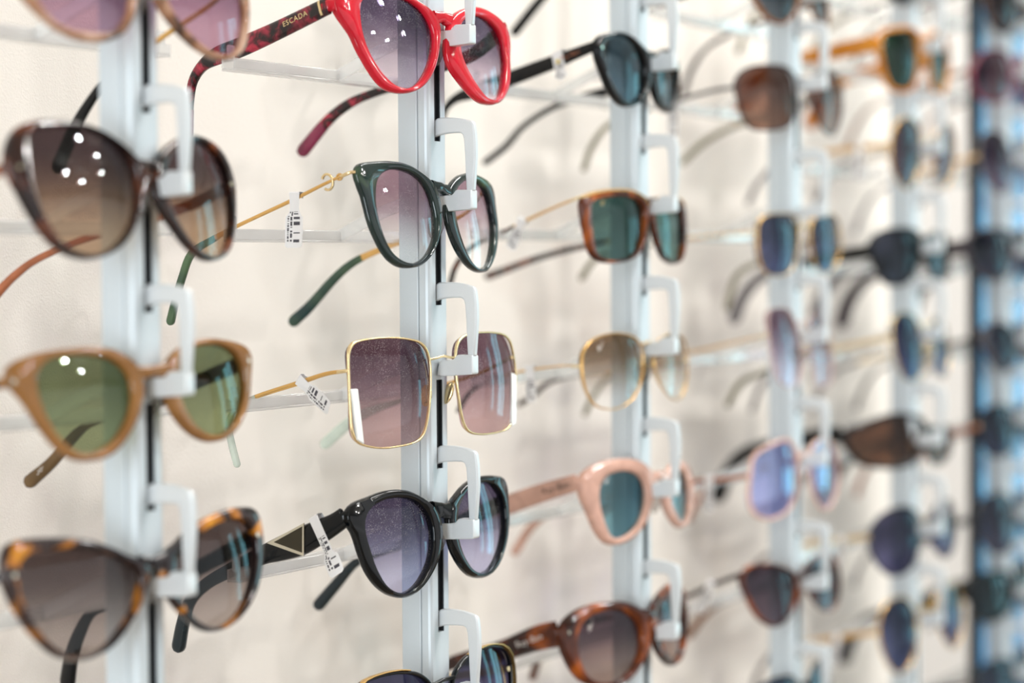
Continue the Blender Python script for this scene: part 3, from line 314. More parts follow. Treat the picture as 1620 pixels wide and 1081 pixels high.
"D3":{"col":3,"C":[1.50669,0.6145,-0.13297],"rot":[-0.0547,0.0435,0.0131],"K":0.131,"bt":2.6,"TL":[[-67.54,8.08,-7.93,3.29],[-67.89,23.47,-10.15,3.73],[-68.49,48.98,-12.18,3.76],[-68.95,70.33,-17.19,3.36],[-69.46,94.44,-23.56,3.39],[-69.82,111.54,-27.85,3.41],[-69.95,124.35,-40.75,3.42]],"TR":[[69.38,8.32,-6.22,4],[68.78,28.32,-7.72,4],[67.88,58.32,-10.72,3.6],[66.98,88.32,-15.22,3.2],[66.53,103.32,-20.97,3.4],[66.14,116.32,-33.62,4],[65.9,124.32,-48.02,4.4]],"L":[[-39.2,-12.5],[300,310,321,331,336,337,333,322,304,284,267,254,246,242,242,246,253,264,279,294,302,298,292,293,301,312,323,331,335,333,322,307,293,283,274,268,264,261,261,263,268,274,281,285,287,288,290,294],[279,287,298,308,313,314,309,297,279,260,244,232,225,221,221,224,231,242,255,269,276,275,271,272,279,289,300,308,312,308,298,284,271,261,252,246,242,240,240,242,246,252,258,262,265,266,269,273]],"R":[[38.8,-12.7],[326,324,316,303,291,281,272,265,259,254,248,244,242,243,248,255,266,280,297,315,331,337,332,319,306,295,287,283,279,276,272,269,265,263,262,263,265,267,270,272,277,282,288,296,303,310,317,324],[303,300,291,280,269,258,250,243,236,231,226,223,221,222,226,233,243,257,273,291,306,312,308,296,284,273,266,260,257,253,250,246,243,241,240,241,243,245,248,251,255,260,266,274,281,288,295,300]],"zs":-0.10391},
"D4":{"col":3,"C":[1.50139,0.6145,-0.21426],"rot":[-0.0735,0.2037,0.0284],"K":0.122,"bt":3.4,"TL":[[-69.77,7.87,9.16,3.29],[-70.46,27.02,5.62,3.31],[-71.21,49.38,0.32,3.34],[-72.04,71.61,-2.99,3.36],[-72.53,90.3,-11.13,3.38],[-72.58,102.9,-24.45,3.39]],"TR":[[70.05,7.9,3.7,2.65],[66.72,43.36,-2.06,3.12],[63.37,78.23,-6.08,3.6],[61.47,98.78,-10.01,4.08],[60.37,112.46,-15.88,5.0],[59.42,128.33,-29.35,5.47]],"L":[[-39.3,-4.9],[334,339,323,294,265,241,223,210,200,193,189,187,188,192,199,210,226,246,272,302,326,335,327,311,296,283,274,265,259,253,248,244,241,239,238,237,237,237,238,239,241,244,250,258,267,280,296,316],[313,317,299,269,240,217,200,187,178,172,169,167,168,172,178,188,202,221,246,276,304,315,306,290,274,262,253,245,238,233,228,224,221,219,218,217,217,218,218,218,220,224,230,237,246,258,274,294]],"R":[[37.7,-4.4],[326,332,330,319,299,275,252,233,219,207,199,194,191,190,192,196,204,215,230,251,277,308,334,343,332,312,294,279,266,254,243,234,227,222,220,220,221,223,227,231,236,242,249,259,271,285,299,313],[305,312,310,297,276,251,229,211,197,186,178,173,171,170,172,176,183,193,207,226,251,282,311,321,310,290,272,258,245,233,222,213,207,202,200,200,201,203,207,211,216,221,229,238,250,264,278,293]],"zs":-0.18734},
"D5":{"col":3,"C":[1.5074,0.6145,-0.28707],"rot":[0.0,0.17,0.0],"K":0.2,"bt":1.7,"TL":[[-71.51,12.61,-4.18,4],[-70.91,32.61,-5.68,4],[-70.01,62.61,-8.68,3.6],[-69.11,92.61,-13.18,3.2],[-68.66,107.61,-18.93,3.4],[-68.27,120.61,-31.58,4],[-68.03,128.61,-45.98,4.4]],"TR":[[72.42,12.79,-7.65,4],[71.82,32.79,-9.15,4],[70.92,62.79,-12.15,3.6],[70.02,92.79,-16.65,3.2],[69.57,107.79,-22.4,3.4],[69.18,120.79,-35.05,4],[68.94,128.79,-49.45,4.4]],"mir":"D0","zs":-0.26977},
"Em":{"col":4,"C":[1.743,0.6145,0.21698],"rot":[0.0,0.17,0.0],"K":0.2,"bt":3.8,"TL":[[-71.32,12.58,3.45,4],[-70.72,32.58,1.95,4],[-69.82,62.58,-1.05,3.6],[-68.92,92.58,-5.55,3.2],[-68.47,107.58,-11.3,3.4],[-68.08,120.58,-23.95,4],[-67.84,128.58,-38.35,4.4]],"TR":[[70.85,12.48,-0.25,4],[70.25,32.48,-1.75,4],[69.35,62.48,-4.75,3.6],[68.45,92.48,-9.25,3.2],[68.0,107.48,-15.0,3.4],[67.61,120.48,-27.65,4],[67.37,128.48,-42.05,4.4]],"mir":"D4","zs":0.24198},
"E0":{"col":4,"C":[1.74586,0.6145,0.16546],"rot":[-0.0407,0.0404,-0.029],"K":0.136,"bt":4.3,"TL":[[-70.64,8.79,-4.79,11],[-70.04,28.79,-6.29,11],[-69.14,58.79,-9.29,9.9],[-68.24,88.79,-13.79,8.8],[-67.79,103.79,-19.54,9.35],[-67.4,116.79,-32.19,11],[-67.16,124.79,-46.59,12.1]],"TR":[[71.79,8.94,-8.71,11],[71.19,28.94,-10.21,11],[70.29,58.94,-13.21,9.9],[69.39,88.94,-17.71,8.8],[68.94,103.94,-23.46,9.35],[68.55,116.94,-36.11,11],[68.31,124.94,-50.51,12.1]],"L":[[-38.3,-14.0],[296,309,326,341,346,337,317,293,271,254,242,234,230,229,232,238,248,264,284,308,327,336,333,323,312,306,303,303,304,304,303,297,290,282,275,270,268,269,274,280,287,291,292,289,287,285,286,289],[265,277,293,309,316,305,282,257,236,221,211,204,200,199,201,207,216,230,249,273,295,306,302,292,282,275,273,273,274,275,273,267,260,251,245,240,238,239,243,250,257,261,262,259,256,255,255,258]],"R":[[38.6,-14.6],[321,332,339,341,333,317,297,277,262,250,243,239,238,241,246,255,267,282,300,316,327,327,319,309,301,297,296,297,298,299,298,295,292,290,289,289,288,285,279,272,265,262,261,264,271,281,294,308],[289,301,309,311,302,284,263,244,230,220,213,209,208,211,215,223,235,249,267,285,297,297,288,278,271,267,266,267,268,269,267,264,262,260,259,259,258,254,248,241,235,231,231,234,240,249,261,275]],"zs":0.19046},
"E1":{"col":4,"C":[1.75645,0.6145,0.08919],"rot":[-0.0225,-0.0105,-0.0151],"K":0.055,"bt":1.9,"TL":[[-68.11,4.01,-3.82,4],[-67.51,24.01,-5.32,4],[-66.61,54.01,-8.32,3.6],[-65.71,84.01,-12.82,3.2],[-65.26,99.01,-18.57,3.4],[-64.87,112.01,-31.22,4],[-64.63,120.01,-45.62,4.4]],"TR":[[68.96,4.06,-1.9,4],[68.36,24.06,-3.4,4],[67.46,54.06,-6.4,3.6],[66.56,84.06,-10.9,3.2],[66.11,99.06,-16.65,3.4],[65.72,112.06,-29.3,4],[65.48,120.06,-43.7,4.4]],"L":[[-40.2,-8.2],[282,284,286,289,291,292,291,286,280,273,268,264,262,260,260,262,265,270,276,280,283,284,285,286,287,288,286,283,278,274,271,270,271,275,278,281,281,279,276,272,269,266,265,266,269,273,277,280],[271,273,275,277,279,281,280,275,269,262,257,253,251,249,249,251,254,259,264,269,271,273,274,275,276,277,275,272,268,264,260,259,260,263,267,270,270,268,265,261,258,255,254,255,258,262,266,269]],"R":[[40.5,-8.0],[281,288,294,297,295,289,281,273,267,263,260,257,253,251,250,251,254,260,267,277,285,290,289,285,279,275,273,273,274,275,275,274,275,276,276,275,271,266,261,257,255,256,258,262,265,268,272,276],[270,277,283,286,284,277,269,262,256,252,249,246,242,240,239,240,243,249,256,266,274,279,278,274,268,265,263,263,263,264,264,264,264,265,265,264,260,255,250,246,245,245,247,251,254,257,260,264]],"zs":0.11419},
"E2":{"col":4,"C":[1.74371,0.6145,0.01431],"rot":[-0.0856,0.0649,0.0016],"K":0.183,"bt":3.4,"TL":[[-71.6,11.66,-7.97,9],[-71.0,31.66,-9.47,9],[-70.1,61.66,-12.47,8.1],[-69.2,91.66,-16.97,7.2],[-68.75,106.66,-22.72,7.65],[-68.36,119.66,-35.37,9],[-68.12,127.66,-49.77,9.9]],"TR":[[71.86,11.7,-7.72,9],[71.26,31.7,-9.22,9],[70.36,61.7,-12.22,8.1],[69.46,91.7,-16.72,7.2],[69.01,106.7,-22.47,7.65],[68.62,119.7,-35.12,9],[68.38,127.7,-49.52,9.9]],"L":[[-37.4,-10.2],[306,323,341,348,336,308,276,249,230,216,207,201,198,198,202,207,216,229,245,267,294,322,340,341,328,311,296,287,283,282,279,273,265,256,248,243,241,241,243,246,250,254,258,263,269,275,283,292],[280,297,315,323,307,276,244,220,202,190,182,177,174,174,177,183,191,202,217,238,264,293,314,316,303,285,272,263,259,258,255,249,240,231,224,219,217,217,219,222,226,230,234,239,245,250,258,267]],"R":[[38.7,-10.7],[318,332,337,330,313,291,266,244,225,210,200,193,189,188,190,195,204,217,235,258,285,314,334,338,330,317,304,293,282,270,258,247,237,229,224,222,223,225,229,235,242,247,253,259,266,276,288,302],[292,306,312,304,286,262,238,216,197,184,174,168,165,165,166,171,178,190,206,227,254,283,306,313,305,292,279,268,257,245,233,222,212,205,200,198,198,201,205,211,217,223,229,235,242,251,263,276]],"zs":0.03931},
"E3":{"col":4,"C":[1.75265,0.6145,-0.05118],"rot":[0.026,0.1182,0.0405],"K":0.104,"bt":1.9,"TL":[[-67.43,6.64,-9.06,4],[-66.83,26.64,-10.56,4],[-65.93,56.64,-13.56,3.6],[-65.03,86.64,-18.06,3.2],[-64.58,101.64,-23.81,3.4],[-64.19,114.64,-36.46,4],[-63.95,122.64,-50.86,4.4]],"TR":[[68.51,6.75,-11.31,4],[67.91,26.75,-12.81,4],[67.01,56.75,-15.81,3.6],[66.11,86.75,-20.31,3.2],[65.66,101.75,-26.06,3.4],[65.27,114.75,-38.71,4],[65.03,122.75,-53.11,4.4]],"L":[[-38.2,-15.2],[300,293,287,283,280,278,276,274,270,266,262,260,260,262,266,272,280,290,302,311,314,310,302,294,287,282,278,276,275,275,275,277,278,277,275,272,270,270,271,274,277,282,287,294,301,307,309,306],[290,283,277,273,270,268,266,264,260,256,252,250,250,252,256,262,270,280,291,300,304,300,292,284,277,272,269,266,265,265,265,266,267,267,265,263,260,260,261,263,267,272,277,284,290,296,299,296]],"R":[[38.4,-15.2],[304,305,305,302,297,291,283,274,264,255,246,240,236,236,238,244,252,263,274,283,287,286,283,280,280,282,286,292,299,301,297,287,275,263,254,247,243,240,238,239,241,245,251,259,270,282,293,300],[294,295,295,292,287,281,272,263,254,244,236,229,226,226,228,233,242,252,263,273,277,276,273,270,270,272,276,282,289,291,287,277,265,253,244,237,233,230,229,228,230,234,241,249,260,272,282,290]],"zs":-0.02618},
"E4":{"col":4,"C":[1.74862,0.6145,-0.13126],"rot":[-0.209,0.0804,0.0605],"K":0.377,"bt":4.8,"TL":[[-77.21,25.0,-1.41,12],[-76.61,45.0,-2.91,12],[-75.71,75.0,-5.91,10.8],[-74.81,105.0,-10.41,9.6],[-74.36,120.0,-16.16,10.2],[-73.97,133.0,-28.81,12],[-73.73,141.0,-43.21,13.2]],"TR":[[76.79,24.84,-3.66,12],[76.19,44.84,-5.16,12],[75.29,74.84,-8.16,10.8],[74.39,104.84,-12.66,9.6],[73.94,119.84,-18.41,10.2],[73.55,132.84,-31.06,12],[73.31,140.84,-45.46,13.2]],"L":[[-37.0,-6.6],[367,388,400,392,360,320,285,259,239,223,211,202,195,191,190,192,196,205,219,240,271,315,365,399,404,385,362,344,326,304,280,258,241,229,221,216,215,217,223,230,241,254,269,286,303,319,333,348],[328,349,362,348,310,270,239,215,197,183,172,164,158,155,154,155,159,166,177,193,219,257,309,355,364,344,322,304,284,260,236,216,201,191,184,180,179,181,185,192,202,214,229,246,263,280,295,310]],"R":[[38.5,-8.7],[376,382,369,335,289,246,213,189,172,161,153,148,146,147,150,156,165,178,197,227,269,317,351,363,361,354,345,330,307,277,246,221,201,187,177,170,166,164,165,168,173,183,196,215,240,275,315,351],[336,345,323,278,228,189,162,143,130,121,115,112,110,110,112,117,124,134,149,170,205,257,305,326,325,318,308,289,260,226,197,175,158,147,138,132,129,128,128,131,136,143,154,169,190,220,260,303]],"zs":-0.10626},
"E5":{"col":4,"C":[1.74879,0.6145,-0.19952],"rot":[-0.1294,0.083,-0.0322],"K":0.164,"bt":1.9,"TL":[[-71.88,10.56,-3.42,4],[-71.28,30.56,-4.92,4],[-70.38,60.56,-7.92,3.6],[-69.48,90.56,-12.42,3.2],[-69.03,105.56,-18.17,3.4],[-68.64,118.56,-30.82,4],[-68.4,126.56,-45.22,4.4]],"TR":[[71.62,10.52,-7.0,4],[71.02,30.52,-8.5,4],[70.12,60.52,-11.5,3.6],[69.22,90.52,-16.0,3.2],[68.77,105.52,-21.75,3.4],[68.38,118.52,-34.4,4],[68.14,126.52,-48.8,4.4]],"L":[[-39.1,-9.7],[327,338,343,340,332,320,306,291,275,262,252,245,242,242,244,250,259,270,283,298,314,327,334,335,333,328,322,314,306,299,293,289,284,279,274,271,269,269,271,274,277,279,281,282,284,290,300,313],[311,323,328,324,316,304,290,274,259,246,236,230,227,227,229,235,243,254,267,282,298,311,318,320,318,313,306,299,290,283,278,273,269,264,260,256,254,254,256,260,263,265,266,267,269,275,284,296]],"R":[[39.3,-10.4],[325,326,324,319,310,296,279,261,245,233,224,218,215,216,219,225,234,245,258,274,292,311,328,338,339,332,318,300,283,268,256,247,241,237,235,234,235,237,241,246,253,262,271,280,289,300,311,319],[310,311,309,303,294,279,261,244,228,217,208,203,200,201,204,210,218,228,241,257,275,294,312,323,324,316,301,284,267,252,240,232,226,222,220,219,220,222,226,231,238,247,256,265,274,284,295,304]],"zs":-0.17452},
"E6":{"col":4,"C":[1.75115,0.6145,-0.26858],"rot":[-0.1271,0.121,-0.0437],"K":0.077,"bt":1.9,"TL":[[-71.18,5.46,-4.55,4],[-70.58,25.46,-6.05,4],[-69.68,55.46,-9.05,3.6],[-68.78,85.46,-13.55,3.2],[-68.33,100.46,-19.3,3.4],[-67.94,113.46,-31.95,4],[-67.7,121.46,-46.35,4.4]],"TR":[[72.17,5.54,-6.22,4],[71.57,25.54,-7.72,4],[70.67,55.54,-10.72,3.6],[69.77,85.54,-15.22,3.2],[69.32,100.54,-20.97,3.4],[68.93,113.54,-33.62,4],[68.69,121.54,-48.02,4.4]],"L":[[-43.4,-10.3],[284,292,297,299,300,299,297,294,290,285,278,273,270,270,271,275,278,281,284,286,287,288,287,284,281,279,277,276,277,280,285,291,297,301,301,297,292,287,280,274,269,266,264,264,265,268,272,278],[272,279,285,288,288,287,285,282,278,272,266,261,258,258,259,262,266,269,272,274,275,276,275,272,269,267,265,264,265,267,272,279,285,289,288,285,280,275,269,262,257,254,252,252,253,256,260,266]],"R":[[43.5,-9.8],[285,290,293,295,295,291,281,267,253,241,233,228,225,225,228,234,242,253,266,281,297,310,312,303,286,269,256,247,241,240,241,245,252,261,269,274,275,271,266,261,258,256,256,257,261,266,273,280],[273,278,281,284,284,279,268,254,240,229,221,216,213,213,216,222,230,240,253,268,284,297,300,290,273,256,243,234,229,228,229,233,240,249,257,262,263,259,254,249,246,244,244,246,249,254,261,267]],"zs":-0.24358},
"Fm":{"col":5,"C":[1.9786,0.6145,0.22509],"rot":[0.0,0.17,0.0],"K":0.2,"bt":4.3,"TL":[[-70.45,12.41,-2.16,4],[-69.85,32.41,-3.66,4],[-68.95,62.41,-6.66,3.6],[-68.05,92.41,-11.16,3.2],[-67.6,107.41,-16.91,3.4],[-67.21,120.41,-29.56,4],[-66.97,128.41,-43.96,4.4]],"TR":[[69.73,12.27,-1.62,4],[69.13,32.27,-3.12,4],[68.23,62.27,-6.12,3.6],[67.33,92.27,-10.62,3.2],[66.88,107.27,-16.37,3.4],[66.49,120.27,-29.02,4],[66.25,128.27,-43.42,4.4]],"mir":"A1","zs":0.25009},
"F0":{"col":5,"C":[1.9786,0.6145,0.16153],"rot":[0.0,0.17,0.0],"K":0.2,"bt":3.2,"TL":[[-80.3,14.34,-5.55,4],[-79.7,34.34,-7.05,4],[-78.8,64.34,-10.05,3.6],[-77.9,94.34,-14.55,3.2],[-77.45,109.34,-20.3,3.4],[-77.06,122.34,-32.95,4],[-76.82,130.34,-47.35,4.4]],"TR":[[80.3,14.34,-5.55,4],[79.7,34.34,-7.05,4],[78.8,64.34,-10.05,3.6],[77.9,94.34,-14.55,3.2],[77.45,109.34,-20.3,3.4],[77.06,122.34,-32.95,4],[76.82,130.34,-47.35,4.4]],"L":[[-46.1,-9.6],[349,367,379,379,366,345,319,293,270,252,238,228,223,220,220,222,227,235,245,258,275,298,324,350,369,377,377,370,355,334,310,287,269,254,244,236,232,230,230,233,239,248,259,272,286,299,314,330],[329,348,360,360,347,324,297,271,249,232,219,210,204,202,201,204,209,216,225,238,255,276,302,330,350,359,359,351,335,313,288,266,249,235,225,218,214,212,212,215,221,229,240,253,266,280,294,311]],"R":[[46.1,-9.6],[369,350,324,298,275,258,245,235,227,222,220,220,223,228,238,252,270,293,319,345,366,379,379,367,349,330,314,299,286,272,259,248,239,233,230,230,232,236,244,254,269,287,310,334,355,370,377,377],[350,330,302,276,255,238,225,216,209,204,201,202,204,210,219,232,249,271,297,324,347,360,360,348,329,311,294,280,266,253,240,229,221,215,212,212,214,218,225,235,249,266,288,313,335,351,359,359]],"zs":0.18653},
"F1":{"col":5,"C":[1.9786,0.6145,0.08987],"rot":[0.0,0.17,0.0],"K":0.2,"bt":2.1,"TL":[[-68.11,11.95,-3.82,4],[-67.51,31.95,-5.32,4],[-66.61,61.95,-8.32,3.6],[-65.71,91.95,-12.82,3.2],[-65.26,106.95,-18.57,3.4],[-64.87,119.95,-31.22,4],[-64.63,127.95,-45.62,4.4]],"TR":[[68.96,12.11,-1.9,4],[68.36,32.11,-3.4,4],[67.46,62.11,-6.4,3.6],[66.56,92.11,-10.9,3.2],[66.11,107.11,-16.65,3.4],[65.72,120.11,-29.3,4],[65.48,128.11,-43.7,4.4]],"mir":"E1","zs":0.11487},
"F2":{"col":5,"C":[1.9786,0.6145,0.01272],"rot":[0.0,0.17,0.0],"K":0.2,"bt":4.3,"TL":[[-88.11,15.88,-0.05,11],[-87.51,35.88,-1.55,11],[-86.61,65.88,-4.55,9.9],[-85.71,95.88,-9.05,8.8],[-85.26,110.88,-14.8,9.35],[-84.87,123.88,-27.45,11],[-84.63,131.88,-41.85,12.1]],"TR":[[88.11,15.88,-0.05,11],[87.51,35.88,-1.55,11],[86.61,65.88,-4.55,9.9],[85.71,95.88,-9.05,8.8],[85.26,110.88,-14.8,9.35],[84.87,123.88,-27.45,11],[84.63,131.88,-41.85,12.1]],"L":[[-46.9,-6.0],[392,421,428,405,360,313,276,248,228,214,205,200,198,200,204,213,225,243,268,304,347,387,409,412,403,390,377,363,346,326,306,288,273,262,254,250,249,251,256,263,271,279,286,294,303,314,332,359],[356,388,395,365,315,269,235,211,194,182,174,170,168,169,173,180,191,206,229,261,304,349,377,382,372,359,345,331,313,292,272,255,241,231,224,220,219,221,225,232,239,248,256,264,272,282,299,323]],"R":[[46.9,-6.0],[403,412,409,387,347,304,268,243,225,213,204,200,198,200,205,214,228,248,276,313,360,405,428,421,392,359,332,314,303,294,286,279,271,263,256,251,249,250,254,262,273,288,306,326,346,363,377,390],[372,382,377,349,304,261,229,206,191,180,173,169,168,170,174,182,194,211,235,269,315,365,395,388,356,323,299,282,272,264,256,248,239,232,225,221,219,220,224,231,241,255,272,292,313,331,345,359]],"zs":0.03772},
"F3":{"col":5,"C":[1.9786,0.6145,-0.06196],"rot":[0.0,0.17,0.0],"K":0.2,"bt":3.7,"TL":[[-66.44,11.62,-1.19,4],[-65.84,31.62,-2.69,4],[-64.94,61.62,-5.69,3.6],[-64.04,91.62,-10.19,3.2],[-63.59,106.62,-15.94,3.4],[-63.2,119.62,-28.59,4],[-62.96,127.62,-42.99,4.4]],"TR":[[65.47,11.43,-3.32,4],[64.87,31.43,-4.82,4],[63.97,61.43,-7.82,3.6],[63.07,91.43,-12.32,3.2],[62.62,106.43,-18.07,3.4],[62.23,119.43,-30.72,4],[61.99,127.43,-45.12,4.4]],"mir":"C0","zs":-0.03696},
"F4":{"col":5,"C":[1.9786,0.6145,-0.12879],"rot":[0.0,0.17,0.0],"K":0.2,"bt":3.7,"TL":[[-68.19,11.96,-7.59,4],[-67.59,31.96,-9.09,4],[-66.69,61.96,-12.09,3.6],[-65.79,91.96,-16.59,3.2],[-65.34,106.96,-22.34,3.4],[-64.95,119.96,-34.99,4],[-64.71,127.96,-49.39,4.4]],"TR":[[69.41,12.2,-8.95,4],[68.81,32.2,-10.45,4],[67.91,62.2,-13.45,3.6],[67.01,92.2,-17.95,3.2],[66.56,107.2,-23.7,3.4],[66.17,120.2,-36.35,4],[65.93,128.2,-50.75,4.4]],"mir":"C2","zs":-0.10379},
"F5":{"col":5,"C":[1.9786,0.6145,-0.20918],"rot":[0.0,0.17,0.0],"K":0.2,"bt":2.7,"TL":[[-71.88,12.69,-3.42,4],[-71.28,32.69,-4.92,4],[-70.38,62.69,-7.92,3.6],[-69.48,92.69,-12.42,3.2],[-69.03,107.69,-18.17,3.4],[-68.64,120.69,-30.82,4],[-68.4,128.69,-45.22,4.4]],"TR":[[71.62,12.63,-7.0,4],[71.02,32.63,-8.5,4],[70.12,62.63,-11.5,3.6],[69.22,92.63,-16.0,3.2],[68.77,107.63,-21.75,3.4],[68.38,120.63,-34.4,4],[68.14,128.63,-48.8,4.4]],"mir":"E5","zs":-0.18418},
"F6":{"col":5,"C":[1.9786,0.6145,-0.27634],"rot":[0.0,0.17,0.0],"K":0.2,"bt":4.3,"TL":[[-83.57,14.98,4.07,10],[-82.97,34.98,2.57,10],[-82.07,64.98,-0.43,9.0],[-81.17,94.98,-4.93,8.0],[-80.72,109.98,-10.68,8.5],[-80.33,122.98,-23.33,10],[-80.09,130.98,-37.73,11.0]],"TR":[[83.57,14.98,4.07,10],[82.97,34.98,2.57,10],[82.07,64.98,-0.43,9.0],[81.17,94.98,-4.93,8.0],[80.72,109.98,-10.68,8.5],[80.33,122.98,-23.33,10],[80.09,130.98,-37.73,11.0]],"L":[[-46.0,-1.9],[387,392,385,362,326,289,258,234,218,206,198,194,193,195,201,212,227,249,280,318,355,378,383,375,364,354,344,333,320,306,289,273,259,247,239,234,231,232,235,240,249,260,275,293,313,333,353,372],[360,367,357,329,290,253,225,204,189,178,172,168,167,169,174,183,196,216,244,281,321,350,357,349,337,327,317,306,293,277,261,245,231,220,212,207,205,206,208,213,221,232,247,264,284,304,325,344]],"R":[[46.0,-1.9],[364,375,383,378,355,318,280,249,227,212,201,195,193,194,198,206,218,234,258,289,326,362,385,392,387,372,353,333,313,293,275,260,249,240,235,232,231,234,239,247,259,273,289,306,320,333,344,354],[337,349,357,350,321,281,244,216,196,183,174,169,167,168,172,178,189,204,225,253,290,329,357,367,360,344,325,304,284,264,247,232,221,213,208,206,205,207,212,220,231,245,261,277,293,306,317,327]],"zs":-0.25134},
"F7":{"col":5,"C":[1.9786,0.6145,-0.34472],"rot":[0.0,0.17,0.0],"K":0.2,"bt":2.1,"TL":[[-71.51,12.61,-4.18,4],[-70.91,32.61,-5.68,4],[-70.01,62.61,-8.68,3.6],[-69.11,92.61,-13.18,3.2],[-68.66,107.61,-18.93,3.4],[-68.27,120.61,-31.58,4],[-68.03,128.61,-45.98,4.4]],"TR":[[72.42,12.79,-7.65,4],[71.82,32.79,-9.15,4],[70.92,62.79,-12.15,3.6],[70.02,92.79,-16.65,3.2],[69.57,107.79,-22.4,3.4],[69.18,120.79,-35.05,4],[68.94,128.79,-49.45,4.4]],"mir":"D0","zs":-0.31972}
}'''
ORDER = ['A0', 'A1', 'A2', 'A3', 'B0', 'B1', 'B2', 'B3', 'B4', 'Cm', 'C0', 'C1', 'C2', 'C3', 'C4', 'Dm', 'D0', 'D1', 'D2', 'D3', 'D4', 'D5', 'Em', 'E0', 'E1', 'E2', 'E3', 'E4', 'E5', 'E6', 'Fm', 'F0', 'F1', 'F2', 'F3', 'F4', 'F5', 'F6', 'F7']

v, f = box((2.13, YW-.004, 0), (6.7, YW, 3.0)); struct(mesh('shade_panel_1', v, f, flat('cool_grey_shade_panel', (196, 191, 187), .7)))  # slightly greyer finish, panel added to darken wall that no glasses shade
# ------------------------------------------------------------ rails with slots
D = json.loads(DATA)
def rail(col, label):
    x = XC + PITCH_X*col; r = empty('display_rail', (x, Y0, 0)); tag(r, label, 'rail', 'slotted aluminium rails on the wall')
    zs = sorted(d['zs'] for d in D.values() if d['col'] == col)
    ks = [zs[0]]
    for z in zs[1:]:
        if z-ks[-1] > .045: ks.append(z)
    while ks[0] > -.35: ks.insert(0, ks[0]-.083)
    while ks[-1] < .30: ks.append(ks[-1]+.083)
    lo, hi = .25, 2.35
    # profile: back box, two front cheeks, front lands between the slots
    v, f = box((-.009, .0065, lo), (.009, .018, hi)); o = mesh('back_profile', v, f, M_ALU, r); bevel(o, .0008)
    for s_ in (-1, 1):
        P = [(s_*a, q) for a, q in ((.0030, .0060), (.009, .0060), (.009, .0024), (.0086, .0012), (.0078, .0004), (.0066, .0001), (.0030, .0001))]
        v, f = extrude_z(P, lo, hi); mesh('front_cheek', v, f, M_ALU, r)
    v, f = box((-.0030, .0022, lo), (.0030, .0064, hi)); box((-.0030, .0005, lo), (-.0027, .0022, hi), v, f); box((.0026, .0005, lo), (.0030, .0022, hi), v, f); mesh('slot_liner', v, f, M_DARK, r)
    edge = [lo-H0] + [q for z in ks for q in (z, z+.045)] + [hi-H0]
    me = None
    for a, b in zip(edge[0::2], edge[1::2]):
        if b-a < .002: continue
        if me is None or abs((b-a)-me[1]) > .0004:
            v, f = box((-.00302, .0001, -(b-a)/2), (.00302, .0030, (b-a)/2)); o = mesh('slot_land', v, f, M_ALU, r); me = (o.data, b-a)
        else: o = link('slot_land', me[0], None, r)
        o.location = (0, 0, H0+(a+b)/2)
    v, f = box((-.007, .018, lo), (.007, YW-Y0+.0005, lo+.03)); box((-.007, .018, hi-.03), (.007, YW-Y0+.0005, hi), v, f); mesh('wall_bracket', v, f, M_ALU, r)
for c, t in enumerate(['foreground aluminium rail, leftmost, behind the large tortoiseshell and honey-brown frames',
                       'aluminium rail in sharp focus, second from the left, behind the red frame',
                       'slightly blurred aluminium rail, third from the left, behind the pink frame',
                       'blurred aluminium rail, fourth from the left, behind the blue-lens frame',
                       'very blurred aluminium rail, fifth from the left, behind the yellow frame',
                       'last blurred aluminium rail, at the right edge beside the posts with painted blue reflections']): rail(c, t)
# dark end posts; blue paint on their fronts stands for a window reflection
M_POST = flat('dark_green_black_post', (16, 30, 40), .3); M_BLUE_REFL = flat('painted_blue_reflection', (82, 160, 218), .2)
for i, (px, w_, t) in enumerate(((1.930, .016, 'dark display post with painted blue reflection, left of the last rail'), (2.022, .03, 'dark display post with painted blue reflection, at the right image edge'))):
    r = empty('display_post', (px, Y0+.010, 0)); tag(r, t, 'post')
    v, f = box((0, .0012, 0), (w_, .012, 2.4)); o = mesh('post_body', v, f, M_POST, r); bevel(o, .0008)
    v, f = box((.0006, 0, .05), (w_-.0006, .0016, 2.35)); o = mesh('painted_reflection', v, f, M_BLUE_REFL, r)

# ------------------------------------------------------------ hook holders and acrylic temple rests
HOOK = [(4.5, 9.2), (1.5, 10.2), (-.6, 11.5), (-3, 11.8), (-8.9, 11.7), (-13, 11.3), (-16.5, 10.6), (-19.8, 9.7), (-21.2, 8.9), (-21.7, 7.4), (-22.3, 3), (-22.6, -1.8), (-22.6, -8), (-22.2, -13.0), (-21.1, -25.2),
        (-17.3, -25.2), (-16.9, -18), (-16.7, -13.2), (-16.5, -7), (-16.2, -3), (-15.9, .7), (-15.3, 2.6), (-14.6, 3.5), (-13.3, 3.9), (-9, 3.9), (-3.7, 3.5), (-1.1, 3.0), (1, 2.3), (4.5, 2.2)]
BLOCK = [(-.2, -35), (-.8, -31.5), (-1.7, -28.6), (-2.7, -27.3), (-9.4, -27.0), (-10.4, -26.4), (-11.6, -25.0), (-12.6, -24.5), (-20.5, -24.6), (-20.9, -25.2), (-20.9, -33.6), (-20.4, -34.3), (-4, -35.4)]
def holder_meshes():
    a = extrude_profile([(y*MM, z*MM) for y, z in HOOK], -.0017, .0017)
    b = extrude_profile([(y*MM, z*MM) for y, z in BLOCK], -.0031, .0031)
    P = [Vector((0, -2, -28.6)), Vector((0, 3, -29.2)), Vector((0, 10, -30.5))]
    c = loft(P, [1.6]*3, [1.6]*3, Vector((1, 0, 0)))
    return a, b, c
hm = None
